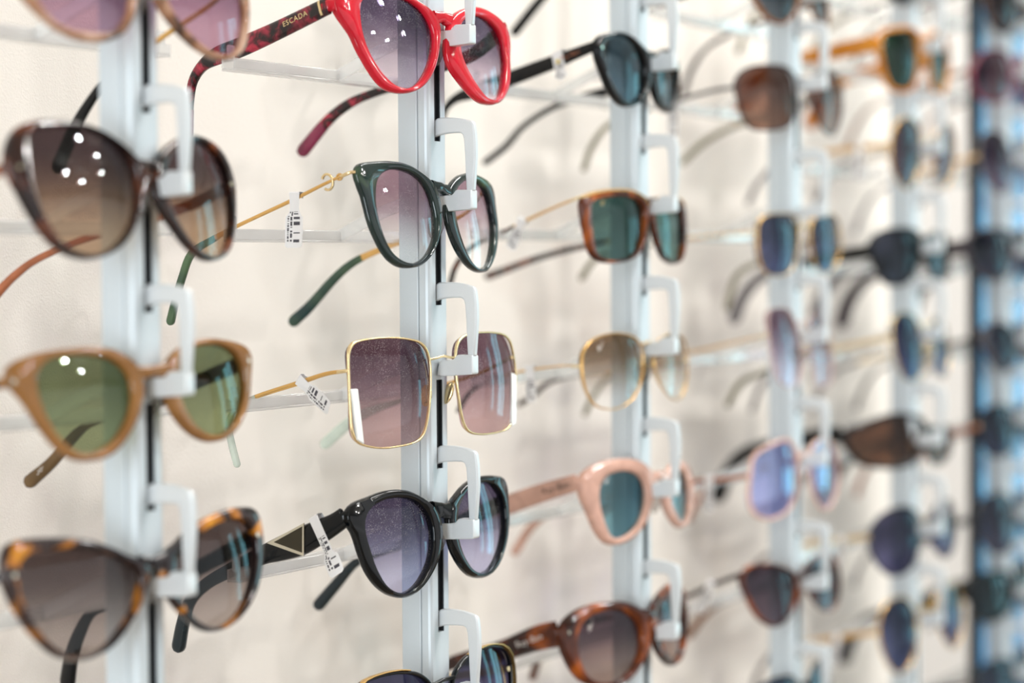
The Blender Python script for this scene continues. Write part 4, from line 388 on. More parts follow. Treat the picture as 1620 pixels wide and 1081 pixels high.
def holder(x, z, label):
    global hm
    r = empty('glasses_holder', (x, Y0, H0+z)); tag(r, label, 'holder', 'silver hook holders clipped into the rails')
    if hm is None:
        a, b, c = holder_meshes()
        o1 = mesh('hook_arm', *a, M_HOOK, r); bevel(o1, .0007, 2)
        o2 = mesh('nose_block', *b, M_HOOK, r); bevel(o2, .0006, 2)
        o3 = mesh('bridge_pin', *c, M_HOOK, r, True); hm = (o1, o2, o3)
    else:
        for o in hm:
            q = o.copy(); COL.objects.link(q); q.parent = r
rm_ = None
YB = .0612
def rest(x, z, label):
    """clear acrylic channel the temples lie on, held by a rising arm that plugs into the rail"""
    global rm_
    r = empty('temple_rest', (x, Y0, H0+z-.0471)); tag(r, label, 'temple rest', 'clear acrylic temple rests behind the sunglasses')
    if rm_ is None:
        os_ = []
        v, f = box((-.093, YB-.004, -.003), (.093, YB+.004, -.0018)); box((-.093, YB-.004, -.0018), (.093, YB-.0028, .0032), v, f); box((-.093, YB+.0028, -.0018), (.093, YB+.004, .0032), v, f)
        o = mesh('channel_bar', v, f, M_ACRYL, r); bevel(o, .0004, 1); os_.append(o)
        for s in (-1, 1):
            v, f = box((s*.0905-.0025, YB-.001, .002), (s*.0905+.0025, YB+.001, .0095)); o = mesh('end_stop', v, f, M_ACRYL, r); bevel(o, .0005, 1); os_.append(o)
        P = [Vector((0, 60, 0)), Vector((0, 52, 3.6)), Vector((0, 40, 9.2)), Vector((0, 30, 13.2)), Vector((0, 18, 17.0))]
        v, f = loft(catmull(P, 3), [6.6]*13, [3.2]*13, None); os_.append(mesh('rising_arm', v, f, M_ACRYL, r, True, 40)); rm_ = os_
    else:
        for o in rm_:
            q = o.copy(); COL.objects.link(q); q.parent = r

# ------------------------------------------------------------ sunglasses
def C3(c): return c
BRN = mottled('brown_tortoise', [(.4, (20, 11, 12)), (.55, (48, 24, 18)), (.72, (124, 62, 28))], 60)
TORT = mottled('amber_tortoise', [(.46, (20, 13, 18)), (.56, (50, 28, 18)), (.62, (176, 108, 18)), (.75, (206, 138, 26))], 42)
PEACH = mottled('peach_black_tortoise', [(.34, (46, 34, 32)), (.46, (176, 128, 96)), (.7, (214, 176, 150))], 55, .12, .25)
HONEY = mottled('honey_acetate', [(.3, (136, 92, 44)), (.7, (162, 114, 62))], 60, .12, .18)
RED = mottled('red_acetate', [(.3, (196, 12, 36)), (.7, (218, 30, 52))], 70, .12, .1)
REDT = mottled('red_black_marble', [(.40, (22, 10, 14)), (.5, (70, 16, 26)), (.62, (150, 34, 56)), (.75, (190, 50, 70))], 150, .12)
WINE = mottled('wine_acetate', [(.3, (96, 20, 48)), (.7, (140, 44, 78))], 70)
GREEN = mottled('dark_green_acetate', [(.45, (20, 34, 36)), (.62, (32, 50, 46)), (.8, (84, 108, 76))], 40, .1, .12)
GREENT = mottled('green_tip', [(.3, (20, 52, 52)), (.7, (84, 108, 76))], 30)
ORTORT = mottled('orange_tortoise', [(.42, (44, 18, 10)), (.54, (96, 42, 14)), (.68, (176, 88, 22))], 45, .12, .15)
COP = solidc('copper_brown', (150, 88, 58)); PINK = solidc('pink_acetate', (194, 154, 138), .08); PINKR = solidc('pale_rose', (222, 186, 172), .25)
MILK = solidc('milky_clear', (214, 222, 214), .4); NAVY = solidc('black_teal', (14, 30, 36)); OLIVE = solidc('olive_clear', (150, 146, 120), .35)
YEL = mottled('yellow_amber_acetate', [(.35, (190, 108, 12)), (.65, (226, 150, 26))], 60, .12, .1); DKBR = solidc('dark_brown', (44, 26, 20))
TAN = solidc('tan_brown', (122, 78, 44)); GREY = solidc('grey_clear', (140, 136, 140), .4); CLEARF = solidc('clear_pink_frame', (226, 208, 202), .55)
DKPL = solidc('dark_plum', (40, 28, 38))
# name: (short phrase, label, front, temple, tip, first tip point, lens top, lens bottom, front thickness, temple thickness, wire nose pads)
SP = {
 'A0': ('peach tortoise pair at the top left', 'peach tortoiseshell sunglasses with plum lenses, cut by the top left edge', PEACH, M_GOLD, M_BLACK, .60, (96, 68, 88), (156, 118, 128), 4, 2.5, 0),
 'A1': ('dark brown cat-eye pair on the first rail', 'dark brown tortoiseshell cat-eye sunglasses with brown gradient lenses on first rail', BRN, COP, COP, .9, (62, 46, 46), (158, 128, 100), 4.6, 4, 0),
 'A2': ('honey-brown pair', 'honey-brown framed sunglasses with olive green lenses on the first rail', HONEY, BRN, solidc('olive_brown_clear', (104, 80, 50), .2), .62, (98, 102, 72), (122, 124, 86), 4.6, 4, 0),
 'A3': ('amber and black cat-eye pair', 'amber and black tortoiseshell cat-eye sunglasses at the bottom left', TORT, M_BLACK, M_BLACK, .5, (76, 62, 58), (152, 136, 126), 4.8, 4, 0),
 'B0': ('red pair', 'bright red sunglasses with marbled red-black temples at top centre', RED, REDT, WINE, .99, (72, 58, 76), (192, 172, 176), 4.4, 3.8, 0),
 'B1': ('dark green pair with gold temples', 'round dark green sunglasses with thin gold temples and horseshoe ornament', GREEN, M_GOLD, GREENT, .62, (140, 108, 116), (212, 208, 214), 4, 2.6, 0),
 'B2': ('square gold-wire pair', 'square gold-wire sunglasses with plum gradient lenses and white side bars', M_GOLDL, M_GOLD, MILK, .58, (88, 62, 70), (172, 140, 136), 1.6, 2.6, 1),
 'B3': ('black pair with the silver triangle', 'glossy black sunglasses with silver triangle plaque on the temple', M_BLACK, M_BLACK, NAVY, .55, (72, 62, 82), (172, 166, 184), 5, 4.2, 0),
 'B4': ('black and gold pair at the bottom centre', 'black sunglasses with gold edging, cut by the bottom centre edge', M_BLACK, M_GOLDL, M_BLACK, .6, (58, 52, 74), (120, 112, 136), 3.2, 2.6, 0),
 'Cm': ('pair above the top edge on the third rail', 'black temple tip hanging down beside the red frame from above', M_BLACK, M_BLACK, M_BLACK, .5, (50, 60, 66), (80, 90, 96), 4, 3.6, 0),
 'C0': ('black pair with the yellow-spotted tag', 'black sunglasses with blue-grey lenses and yellow-spotted white tag', M_BLACK, M_BLACK, M_BLACK, .5, (58, 68, 72), (90, 106, 112), 4.4, 3.8, 0),
 'C1': ('tortoiseshell pair with gold brow', 'squared tortoiseshell sunglasses with green lenses and gold brow edge', ORTORT, M_GOLD, BRN, .45, (62, 84, 76), (74, 98, 90), 4.4, 2.4, 0),
 'C2': ('gold-wire pair fading to clear', 'rounded gold-wire sunglasses with brown lenses fading to almost clear', M_GOLD, M_GOLD, DKBR, .62, (116, 90, 66), (232, 218, 196), 1.5, 2, 1),
 'C3': ('pink pair', 'pink acetate sunglasses with blue-green lenses and broad pink temples', PINK, PINK, PINK, .5, (84, 112, 116), (104, 138, 142), 4.4, 4, 0),
 'C4': ('orange-brown pair at the bottom', 'orange-brown tortoiseshell sunglasses with thick frame at the bottom edge', ORTORT, ORTORT, ORTORT, .5, (76, 56, 60), (150, 126, 114), 5, 4.2, 0),
 'Dm': ('brown pair cut by the top edge', 'brown sunglasses on the fourth rail, cut by the top edge', TAN, DKBR, DKBR, .6, (50, 60, 70), (90, 90, 90), 3.6, 2.6, 0),
 'D0': ('square dark-wire pair', 'blurred square dark-wire sunglasses with brown lenses, upper right', M_GUN, M_GUN, OLIVE, .5, (94, 66, 56), (126, 88, 68), 1.8, 2.2, 1),
 'D1': ('gold-wire pair with navy lenses', 'blurred gold-wire sunglasses with navy lenses on the fourth rail', M_GOLD, M_GOLD, OLIVE, .55, (48, 48, 66), (76, 76, 104), 1.5, 2, 1),
 'D2': ('narrow pair with plum lenses', 'blurred narrow thin-rimmed sunglasses with plum gradient lenses, fourth rail', CLEARF, M_GOLD, OLIVE, .55, (108, 78, 88), (206, 188, 196), 1.6, 2, 1),
 'D3': ('pale pink pair with blue lenses', 'blurred pale pink sunglasses with violet-blue mirror lenses', PINKR, COP, COP, .6, (104, 106, 158), (140, 138, 186), 2.6, 2.6, 1),
 'D4': ('brown pair with amber rim', 'blurred brown sunglasses with amber rim and black temple, lower right', ORTORT, DKBR, TAN, .75, (56, 42, 50), (84, 66, 72), 3.6, 3, 0),
 'D5': ('pair cut by the bottom edge on the fourth rail', 'dark sunglasses on the fourth rail, just cut by the bottom edge', M_GUN, M_GUN, OLIVE, .6, (60, 70, 84), (90, 100, 110), 1.8, 2.2, 1),
 'Em': ('dark pair cut by the top right edge', 'very blurred dark sunglasses on the fifth rail, cut by the top edge', DKBR, DKBR, OLIVE, .6, (40, 40, 46), (60, 60, 66), 3.6, 3, 0),
 'E0': ('yellow pair', 'very blurred yellow-amber sunglasses with dark green lenses, upper right', YEL, YEL, YEL, .6, (28, 46, 32), (40, 60, 44), 4.4, 3.6, 0),
 'E1': ('narrow pair under the yellow one', 'very blurred narrow gold-wire sunglasses just below the yellow pair', M_GOLD, M_GOLD, GREY, .6, (70, 50, 56), (96, 76, 84), 1.6, 2, 1),
 'E2': ('black pair on the fifth rail', 'very blurred squarish black sunglasses on the fifth rail', M_BLACK, M_BLACK, GREY, .6, (34, 34, 44), (48, 52, 64), 4, 3.4, 0),
 'E3': ('oval pair with indigo lenses', 'very blurred narrow wire sunglasses with indigo lenses, above brown shield', M_GOLDL, M_GOLDL, GREY, .6, (42, 38, 62), (70, 66, 100), 1.5, 2, 1),
 'E4': ('sporty brown-lens wrap', 'blurred sporty black wraparound sunglasses with broad brown lens', M_BLACK, M_BLACK, M_BLACK, .6, (74, 46, 30), (96, 62, 40), 4, 3.6, 0),
 'E5': ('blurred pair under the sporty wrap', 'very blurred wire sunglasses with dark violet lenses, below sporty wraparound', M_GUN, M_GOLDL, GREY, .6, (48, 44, 66), (74, 70, 96), 1.8, 2, 1),
 'E6': ('teardrop wire pair at lower right', 'very blurred teardrop wire sunglasses with midnight blue lenses, lower right', M_GOLD, M_GOLD, GREY, .6, (42, 44, 68), (80, 82, 108), 1.6, 2, 1),
 'Fm': ('pair in the top right corner', 'very blurred dark brown sunglasses in the top right corner', DKBR, DKBR, DKBR, .6, (50, 34, 34), (70, 50, 50), 4, 3, 0),
 'F0': ('plum-brown pair at the right edge', 'very blurred plum-brown sunglasses cut by the right edge, beside yellow pair', WINE, TAN, TAN, .6, (92, 58, 68), (120, 84, 86), 3.4, 3, 0),
 'F1': ('small plum pair at the right edge', 'very blurred small sunglasses with fading plum lenses at the right edge', GREY, M_GOLD, GREY, .6, (62, 42, 56), (128, 104, 116), 1.6, 2, 1),
 'F2': ('broad dark pair at the right edge', 'very blurred broad black-plum sunglasses at the right edge, beside black pair', DKPL, DKPL, DKPL, .6, (44, 34, 50), (54, 44, 60), 4, 3.4, 0),
 'F3': ('round plum-black pair at the right edge', 'very blurred round plum-black sunglasses at right edge, with black temple', DKPL, M_BLACK, M_BLACK, .6, (46, 34, 54), (60, 46, 68), 3.6, 3, 0),
 'F4': ('pair with a coral temple', 'very blurred navy-lens sunglasses at right edge beside the sporty wraparound', M_GUN, COP, COP, .6, (38, 38, 56), (58, 58, 80), 1.8, 4, 1),
 'F5': ('rounded mauve pair at the lower right edge', 'very blurred thin-rimmed sunglasses with mauve lenses at lower right edge', M_GUN, M_GUN, GREY, .6, (56, 48, 64), (84, 74, 90), 1.8, 2, 1),
 'F6': ('broad black pair at the lower right', 'very blurred broad black sunglasses with dark green lenses, lower right edge', M_BLACK, M_BLACK, M_BLACK, .6, (30, 44, 46), (44, 60, 62), 4.2, 3.6, 0),
 'F7': ('pair in the bottom right corner', 'very blurred blue-grey sunglasses in the bottom right corner', NAVY, DKBR, DKBR, .6, (56, 58, 72), (80, 84, 100), 2.4, 3, 0),
}
EX = {}
def build(key):
    d = D[key]; (short, label, fm, tm, tipm, tipat, lt, lb, th, tth, pads) = SP[key]
    g = D[d['mir']] if 'mir' in d else d
    K = d['K']; K = max(K, .05); tw = 1.12 if tth >= 3.4 else 1.0
    yaw, tilt, roll = d['rot']
    cy, sy, ct, st, cr, sr = math.cos(yaw), math.sin(yaw), math.cos(tilt), math.sin(tilt), math.cos(roll), math.sin(roll)
    R = Matrix(((cy, -sy, 0), (sy, cy, 0), (0, 0, 1))) @ Matrix(((1, 0, 0), (0, ct, st), (0, -st, ct))) @ Matrix(((cr, 0, sr), (0, 1, 0), (-sr, 0, cr)))
    root = empty('sunglasses', (d['C'][0], d['C'][1], d['C'][2]+H0), R); EX[key] = (root, R)
    tag(root, label, 'sunglasses', 'sunglasses hanging on the display wall')
    # front: two rims and the bridge, one mesh
    v, f = [], []; L, Rr = g['L'], g['R']
    ring(L, K, th, v, f); ring(Rr, K, th, v, f)
    def edge(G, ang):
        k = int(round(ang/(2*math.pi)*48)) % 48; (cx, cz), ro, ri = G; r_ = ro[k]/10; a = 2*math.pi*k/48
        return cx+r_*math.cos(a), cz+r_*math.sin(a)
    zc = 0.0; bt = d['bt']*(1.3 if th >= 2 else 1)
    # nasal edge of each rim at the bridge height
    def nasal(G, sgn):
        (cx, cz), ro, ri = G; best = None
        for k in range(48):
            a = 2*math.pi*k/48; x = cx+ro[k]/10*math.cos(a); z = cz+ro[k]/10*math.sin(a)
            if sgn*math.cos(a) > 0 and (best is None or abs(z-zc) < abs(best[1]-zc)): best = (x, z, ro[k]-ri[k])
        return best
    a, b = nasal(L, 1), nasal(Rr, -1); xa, xb = a[0], b[0]
    if xb-xa < 1: xa, xb = -1.5, 1.5
    if xb-xa > 18 and not pads: xa, xb = xa, xb
    em = min(2.2, max(.6, a[2]/20)); wire = th < 2.0
    bz = 1.0
    zs_ = [a[1]*.6+bz*.6, a[1]*.3+bz, bz+.5, b[1]*.3+bz, b[1]*.6+bz*.6]
    P = [Vector((x, ys(x, K) - (0 if wire else .2), z)) for x, z in zip((xa-em, xa*.5, (xa+xb)/2, xb*.5, xb+em), zs_)]
    hs = [bt*1.25, bt, bt*.92, bt, bt*1.25] if not wire else [1.3]*5
    P2 = catmull(P, 4); h2 = [x.x for x in catmull([Vector((q, 0, 0)) for q in hs], 4)]
    bv, bf = loft(P2, h2, [max(1.2, th*.92)]*len(P2), None, sides=12)
    # the sweep helper keeps "up" in the vertical plane of the temples; the bridge runs along x, so rebuild its section directly
    bv = []
    for i, p in enumerate(P2):
        for k in range(12):
            an = 2*math.pi*(k+.5)/12; c, s = math.cos(an), math.sin(an); c = math.copysign(abs(c)**.6, c); s = math.copysign(abs(s)**.6, s)
            bv.append((p.x*MM, (p.y+c*max(1.2, th*.92)/2)*MM, (p.z+s*h2[i]/2)*MM))
    o0 = len(v); v += bv; f += [tuple(o0+q for q in fc) for fc in bf]
    fr = mesh('frame_front', v, f, fm, root, True, 55)
    # lenses
    zz = [G[0][1]+G[2][k]/10*math.sin(2*math.pi*k/48) for G in (L,) for k in range(48)]
    lm = lens_mat('tinted_lens_'+short.split()[0]+'_'+str(len(bpy.data.materials)), lt, lb, min(zz)*MM, max(zz)*MM, dust=.34 if key in ('B0', 'B1', 'B2', 'B3') else 0.,
                  refl=(.16, .95) if key == 'D3' else (.022, .65))
    for G in (L, Rr):
        v, f = lens_mesh(G, K, 1.3 if th > 2 else 1.1); mesh('lens', v, f, lm, root, True, 50)
    # temples
    for side, T in (('L', d['TL']), ('R', d['TR'])):
        sg = -1 if side == 'L' else 1
        pts = [Vector(p[:3]) for p in T]; ws = [p[3]*tw for p in T]; n = 5
        # start the temple just behind the rim
        Q = catmull(pts, n); W = [max(1.1, q.x) for q in catmull([Vector((x, 0, 0)) for x in ws], n)]
        s = [0]
        for p, q in zip(Q, Q[1:]): s.append(s[-1]+(q-p).length)
        tot = s[-1]; cut = next((i for i, x in enumerate(s) if x/tot > tipat), len(s)-2); cut = min(max(cut, 2), len(Q)-4)
        # rounded end
        e = (Q[-1]-Q[-2]).normalized(); r_ = W[-1]/2
        Q += [Q[-1]+e*r_*.45, Q[-1]+e*r_*.8, Q[-1]+e*r_]; W += [W[-1]*.86, W[-1]*.58, W[-1]*.24]
        tk = [min(tth, max(w_*.9, 1.2)) for w_ in W]
        if tm is tipm:
            v, f = loft(Q, W, tk); to = mesh('temple', v, f, tm, root, True, 60)
        else:
            v, f = loft(Q[:cut+1], W[:cut+1], tk[:cut+1]); to = mesh('temple', v, f, tm, root, True, 60)
            W2 = [w_*1.05 for w_ in W[cut-1:]]; tk2 = [max(t_*1.1, 1.4) for t_ in tk[cut-1:]]
            if tipm is not tm: tk2 = [max(t_, min(tth, w_*.8, 3.4)) for t_, w_ in zip(tk2, W2)]
            v, f = loft(Q[cut-1:], W2, tk2); tp = mesh('temple_tip', v, f, tipm, to, True, 60)
        # hinge: end piece that turns the corner
        h = pts[0]; t = (Q[2]-Q[0]).normalized(); hw = min(max(W[0], 1.6), 6.)
        G = L if side == 'L' else Rr
        P = [Vector((h.x-sg*(.9 if wire else 2.2), h.y-1.0, h.z)), Vector((h.x-sg*.2, h.y-.2, h.z)), h+t*2.5, h+t*5.5]
        if wire or tm in (M_GOLD, M_GOLDL):
            v, f = loft(P, [min(hw, 2.6)]*4, [2.4, 2.4, 2.2, 2.0], Vector((0, 0, 1)), sides=8); mesh('hinge', v, f, M_GOLDL if tm is not M_GUN else M_GUN, root, True, 60)
        else:
            v, f = loft(P, [hw*1.0, hw*1.02, hw*.98, hw*.95], [th*.9, th*.9, tth*1.02, tth*.8], Vector((0, 0, 1)), sides=10); mesh('hinge', v, f, fm, root, True, 60)
            if key in ('A1', 'A2', 'A3', 'C0', 'C4', 'E0'):       # metal pin on the front corner
                G_ = G; kx = h.x-sg*(4.5 if key != 'A2' else 3.5)
                v, f = loft([Vector((kx, ys(kx, K)-th/2-.5, h.z)), Vector((kx, ys(kx, K)-th/2+.6, h.z))], [2.2, 2.2], [2.2, 2.2], Vector((0, 0, 1)), sides=10, pw=1.)
                mesh('rivet', v, f, M_SILVER, root, True, 40)
    # nose pads
    for G, sg in ((L, 1), (Rr, -1)):
        (cx, cz), ro, ri = G; x, z = edge(G, math.radians(0 if sg > 0 else 180))
        x += -sg*.3 if not pads else sg*1.4; z -= 4
        N_, B_ = 10, 6; v = []; f = []
        ax = Vector((sg*.18, .35, -.92)).normalized(); nx = Vector((sg*.9, .1, .2)); nx = (nx-ax*nx.dot(ax)).normalized(); ny = ax.cross(nx)
        ce = Vector((x, ys(x, K)+th/2+(2.2 if not pads else 3.6), z)); la, wa, ta = (6.2, 3.1, 1.3) if not pads else (6., 3.4, .9)
        for i in range(B_+1):
            u = math.pi*i/B_; rr = math.sin(u); hh = -math.cos(u)
            for k in range(N_):
                a_ = 2*math.pi*k/N_; p = ce+ax*hh*la+nx*math.cos(a_)*rr*ta+ny*math.sin(a_)*rr*wa; v.append((p.x*MM, p.y*MM, p.z*MM))
        for i in range(B_):
            for k in range(N_): f.append((i*N_+k, i*N_+(k+1) % N_, (i+1)*N_+(k+1) % N_, (i+1)*N_+k))
        pd = mesh('nose_pad', v, f, (M_GOLDL if key == 'B2' else M_PAD), root, True)
        if pads:
            q0 = Vector((x-sg*1.8, ys(x, K)+.3, z+5)); v, f = loft([q0, Vector((x-sg*.2, q0.y+3.2, z+4.4)), ce+ax*-1.0], [.8]*3, [.8]*3, Vector((1, .2, 0)).normalized(), sides=6); mesh('pad_arm', v, f, M_GOLDL, pd, True)
    COL_X = XC+PITCH_X*d['col']
    holder(COL_X, d['zs'], 'silver hook holder carrying the '+short)
    rest(COL_X, d['zs'], 'clear acrylic temple rest behind the '+short)
    return root

for key in ORDER: build(key)

# ------------------------------------------------------------ details taken on the temples
def ray(px, py): return V_ + (px-810)/F_PX*R_ - (py-540.5)/F_PX*U_
def onface(key, side, s, up=0., out=0.):
    """point on the outer face of a temple: s = mm along it from the hinge, up = mm across; returns point, along, up, outward (local mm)"""
    T = D[key]['T'+side]; pts = catmull([Vector(p[:3]) for p in T], 6); acc = 0
    for p, q in zip(pts, pts[1:]):
        l = (q-p).length
        if acc+l >= s: break
        acc += l
    t = (q-p).normalized(); o = p+t*(s-acc); sx = Vector((-1 if side == 'L' else 1, 0, 0)); sx = (sx-t*sx.dot(t)).normalized()
    u = t.cross(sx).normalized(); u = u if u.z > 0 or (abs(u.z) < .1 and u.y > 0) else -u
    return o+u*up+sx*out, t, u, sx
def lettering(key, side, text, s, size, mat, out, up=0., name='lettering'):
    cu = bpy.data.curves.new('txt', 'FONT'); cu.body = text; cu.size = size*MM; cu.extrude = .00004; cu.align_x = 'CENTER'; cu.align_y = 'CENTER'; cu.space_character = 1.15
    tmp = bpy.data.objects.new('txt', cu); COL.objects.link(tmp); dg = bpy.context.evaluated_depsgraph_get(); me = bpy.data.meshes.new_from_object(tmp.evaluated_get(dg)); bpy.data.objects.remove(tmp)
    p, t, u, sx = onface(key, side, s, up, out); me.name = 'lettering'; me.materials.clear()
    o = link('lettering', me, mat, EX[key][0])
    xx = -t if side == 'L' else t
    m = Matrix((xx, u, xx.cross(u))).transposed().to_4x4(); m.translation = p*MM; o.matrix_local = m; return o
def price_tag(key, side, s, L1, wloop, body, drop, twist=0., yellow=False, out=.35, tth=3.):
    """paper tag looped over the temple, hanging: a strip that widens into a printed body"""
    p, t, u, sx = onface(key, side, s, 0, tth/2+out); root = EX[key][0]; Rm = EX[key][1]
    down = (Rm.transposed() @ Vector((0, 0, -1))); dn = (down*math.cos(drop)-t*math.sin(drop)*1.0).normalized()
    wdir = dn.cross(sx).normalized(); wdir = wdir if wdir.dot(t) < 0 else -wdir
    hw = onface(key, side, s)[0]; T = D[key]['T'+side]
    half = L1/2
    rows = [(-half-.1, wloop, 0), (half, wloop*.95, 0), (half+2.5, wloop*.9, .1), (half+5, wloop*1.2, .3), (half+6.5, body[0], .5), (half+6.5+body[1]*.5, body[0]*1.05, 1.), (half+5.5+body[1], body[0], 1.8), (half+6.5+body[1], body[0]*.75, 2.1)]
    v, f, uvs = [], [], []; n = len(rows); L_ = rows[-1][0]+half
    for k, (dd, w_, bulge) in enumerate(rows):
        a = twist*k/n; wd = wdir*math.cos(a)+sx*math.sin(a)
        for q in (-.5, 0, .5):
            for th_ in (0, 1):
                pp = p+dn*dd+wd*(q*w_)+sx*(bulge*.6-th_*.18 - (abs(q)*.5)); v.append(tuple(pp*MM))
    def id_(k, q, th_): return k*6+q*2+th_
    for k in range(n-1):
        for q in (0, 1):
            for th_ in (0, 1): f.append((id_(k, q, th_), id_(k, q+1, th_), id_(k+1, q+1, th_), id_(k+1, q, th_)))
        for q in (0, 2): f.append((id_(k, q, 0), id_(k, q, 1), id_(k+1, q, 1), id_(k+1, q, 0)))
    for k in (0, n-1):
        for q in (0, 1): f.append((id_(k, q, 0), id_(k, q, 1), id_(k, q+1, 1), id_(k, q+1, 0)))
    # the part of the loop that passes over the top edge to the inner side
    b = len(v); top = p-dn*(half+.1)
    for dd, dx in ((0, .0), (-.5, -.8), (-.5, -tth-.6), (2.5, -tth-1.0)):
        for q in (-.5, .5): v.append(tuple((top+dn*dd+sx*dx+wdir*(q*wloop))*MM))
    for k in range(3): f.append((b+2*k, b+2*k+1, b+2*k+3, b+2*k+2))
    o = mesh('price_tag', v, f, M_TAG, root, False)
    uv = o.data.uv_layers.new(name='UVMap')
    for lp in o.data.loops:
        i = lp.vertex_index
        if i < n*6: k, q = i//6, (i % 6)//2; uv.data[lp.index].uv = ((rows[k][0]+half)/L_, q/2)
        else: uv.data[lp.index].uv = (0, 0)
    if yellow:
        c = p+dn*1.2; bv, bf = [], []
        for a in range(12):
            q = c+dn*math.cos(a*math.pi/6)*1.3+wdir*math.sin(a*math.pi/6)*1.1+sx*.35; bv.append(tuple(q*MM))
        mesh('coloured_dot', bv, [tuple(range(12))], M_YEL, o)
    return o
# red pair: gold name, gold band at the hinge
lettering('B0', 'L', 'ESCADA', 19., 3.7, M_GOLDL, 2.0, .6)
p, t, u, sx = onface('B0', 'L', 3.0); v, f = loft([p, p+t*1.3], [D['B0']['TL'][0][3]*1.06]*2, [4.6]*2, None); mesh('gold_band', v, f, M_GOLDL, EX['B0'][0], True, 40)
# green pair: horseshoe ornament and swivel
p, t, u, sx = onface('B1', 'L', 13.5)
P = [p+t*(math.cos(a)*3.1)+u*(math.sin(a)*3.9)+sx*.6 for a in [math.radians(40+i*20) for i in range(15)]]
P = [p+t*(-math.cos(a)*3.1)+u*(math.sin(a)*3.9)+sx*.6 for a in [math.radians(-140+i*20) for i in range(15)]]
v, f = loft(P, [1.3]*15, [1.3]*15, sx, sides=8); mesh('horseshoe_ornament', v, f, M_GOLDL, EX['B1'][0], True, 60)
p, t, u, sx = onface('B1', 'L', 6.5)
P = [p+t*(math.cos(a)*1.6)+u*(math.sin(a)*1.4) for a in [math.radians(i*30) for i in range(13)]]
v, f = loft(P, [.9]*13, [.9]*13, sx, sides=8); mesh('swivel_ring', v, f, M_GOLD, EX['B1'][0], True, 60)
# square gold pair: white bars on the outer lower rims
M_ENAM = flat('white_enamel', (238, 240, 238), .2)
for quad in ([(-69.9, -11.2), (-64.9, -11.3), (-62.8, -38.2), (-67.6, -35.6)], [(65.6, -9.5), (71.0, -11.1), (67.6, -36.5), (62.8, -38.0)]):
    K = D['B2']['K']; v = []
    for dy in (-1.5, .3):
        for x, z in quad: v.append((x*MM, (ys(x, K)+dy)*MM, z*MM))
    f = [(0, 1, 2, 3), (7, 6, 5, 4)]+[(i, (i+1) % 4, 4+(i+1) % 4, 4+i) for i in range(4)]
    o = mesh('white_side_bar', v, f, M_ENAM, EX['B2'][0]); bevel(o, .0005, 2)
def brow(key, a0, a1, mat, wd, name, dy=-.15):
    """thin metal edge running over the top of each rim"""
    K = D[key]['K']; th = SP[key][8]
    for G, sg in ((D[key]['L'], 1), (D[key]['R'], -1)):
        (cx, cz), ro, ri = G; P = []
        for i in range(15):
            a = math.radians(a0+(a1-a0)*i/14); a = a if sg > 0 else math.pi-a; k = a/(2*math.pi)*48; k0 = int(math.floor(k)); fr_ = k-k0
            r_ = (ro[k0 % 48]*(1-fr_)+ro[(k0+1) % 48]*fr_)/10; x = cx+r_*math.cos(a); P.append(Vector((x, ys(x, K)+dy, cz+r_*math.sin(a))))
        v = []; n = len(P)
        for i, p in enumerate(P):
            for k in range(8):
                an = 2*math.pi*(k+.5)/8; v.append((p.x*MM, (p.y+math.cos(an)*(th*.5+.3))*MM, (p.z+math.sin(an)*wd/2)*MM))
        f = [(i*8+k, i*8+(k+1) % 8, (i+1)*8+(k+1) % 8, (i+1)*8+k) for i in range(n-1) for k in range(8)]+[tuple(range(8)), tuple((n-1)*8+k for k in range(8))]
        mesh(name, v, f, mat, EX[key][0], True, 60)
brow('C1', 22, 152, M_GOLD, 2.0, 'gold_brow_edge'); brow('B4', 60, 200, M_GOLD, .9, 'gold_edging', -1.2)
# black pair: silver triangle plaque with dark centre
def tri(key, s0, s1, s2, h, out, th, mat, name, par):
    a, b, c = onface(key, 'L', s0, h[0], out), onface(key, 'L', s1, h[1], out), onface(key, 'L', s2, h[2], out); sx = a[3]
    v = [tuple(q*MM) for q in (a[0], b[0], c[0], a[0]-sx*th, b[0]-sx*th, c[0]-sx*th)]
    o = mesh(name, v, [(0, 1, 2), (5, 4, 3), (0, 3, 4, 1), (1, 4, 5, 2), (2, 5, 3, 0)], mat, par); return o
pl = tri('B3', 21.5, 47, 28, (7.0, 4.6, -7.6), 2.55, .6, M_SILVER, 'triangle_plaque', EX['B3'][0])
tri('B3', 23.2, 42.5, 28.4, (5.9, 3.9, -5.6), 2.75, .3, flat('dark_mirror_enamel', (70, 66, 56), .1, .8), 'plaque_centre', pl)
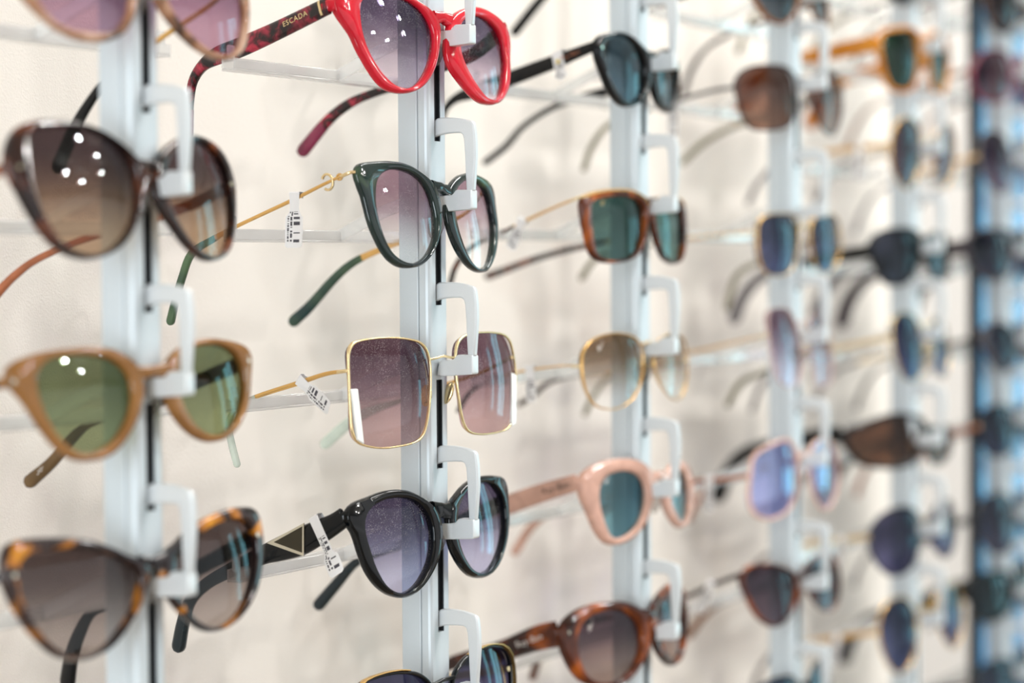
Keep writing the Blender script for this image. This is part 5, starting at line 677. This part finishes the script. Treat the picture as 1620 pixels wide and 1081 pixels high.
# lettering on other temples and tips
lettering('C0', 'L', 'Ray-Ban', 14., 3.4, COP, 2.1)
lettering('C3', 'L', 'Ray-Ban', 13., 5., M_PRINTD, 2.15)
lettering('C4', 'L', 'Ray-Ban', 18., 5., M_PRINTW, 2.3)
lettering('A2', 'R', 'JOOP!', 128., 2.6, M_PRINTW, -2.1)
def lens_text(key, text, dx, dz, size, mat):
    G = D[key]['L']; (cx, cz), ro, ri = G; K = D[key]['K']
    cu = bpy.data.curves.new('txt', 'FONT'); cu.body = text; cu.size = size*MM; cu.extrude = .00003; cu.align_x = 'CENTER'; cu.shear = .2
    tmp = bpy.data.objects.new('txt', cu); COL.objects.link(tmp); dg = bpy.context.evaluated_depsgraph_get(); me = bpy.data.meshes.new_from_object(tmp.evaluated_get(dg)); bpy.data.objects.remove(tmp); me.materials.clear()
    o = link('lens_lettering', me, mat, EX[key][0]); x = cx+dx; z = cz+dz; rm = sum(ri)/480.
    y = ys(x, K)+(dx*dx+dz*dz-rm*rm*.8)/210.-.55
    m = Matrix(((1, 0, 0), (K*.9, -.05, -1), (.35, 1, 0))); m = Matrix.Rotation(-math.atan(K), 3, 'Z').transposed() @ Matrix(((1, 0, 0), (0, 0, -1), (0, 1, 0)))
    m = m.to_4x4(); m = m @ Matrix.Rotation(math.radians(20), 4, 'Z'); m.translation = Vector((x, y, z))*MM; o.matrix_local = m
lens_text('C1', 'Ray-Ban', -12, 13, 4.5, M_GOLD); lens_text('C2', 'Ray-Ban', -12, 13, 4.5, M_PRINTW)
lens_text('C3', 'Ray-Ban', -10, 13, 4.5, M_PRINTW); lens_text('C4', 'Ray-Ban', -12, 13, 5, M_PRINTW)
price_tag('B1', 'L', 34., 5., 6., (10.5, 15.), .0, 0.1, tth=2.6)
price_tag('B2', 'L', 27., 4., 5.6, (8.6, 13.), .8, .5, tth=2.6)
price_tag('B3', 'L', 15., 15., 5.6, (9.6, 9.), .45, .1, tth=4.2)
price_tag('C0', 'L', 22., 9., 7.0, (3., 1.), .2, 0, True, tth=3.8)
price_tag('C1', 'L', 40., 4., 6., (8., 8.), -.5, .3, tth=2.4)
price_tag('C2', 'L', 33., 4., 6., (9., 10.), .1, .6, tth=2.)
price_tag('D0', 'L', 45., 4., 6., (8., 16.), .0, .3, tth=2.2)
price_tag('D3', 'L', 28., 5., 6., (7., 12.), .0, .3, tth=2.6)
price_tag('D4', 'L', 22., 5., 6., (8., 10.), -.5, .3, tth=3.)
price_tag('E1', 'L', 24., 4., 6., (9., 16.), 0., .3, tth=2.)
price_tag('E5', 'L', 22., 4., 6., (9., 12.), -.3, .3, tth=2.)
price_tag('E6', 'L', 34., 4., 6., (9., 14.), -.2, .3, tth=2.)
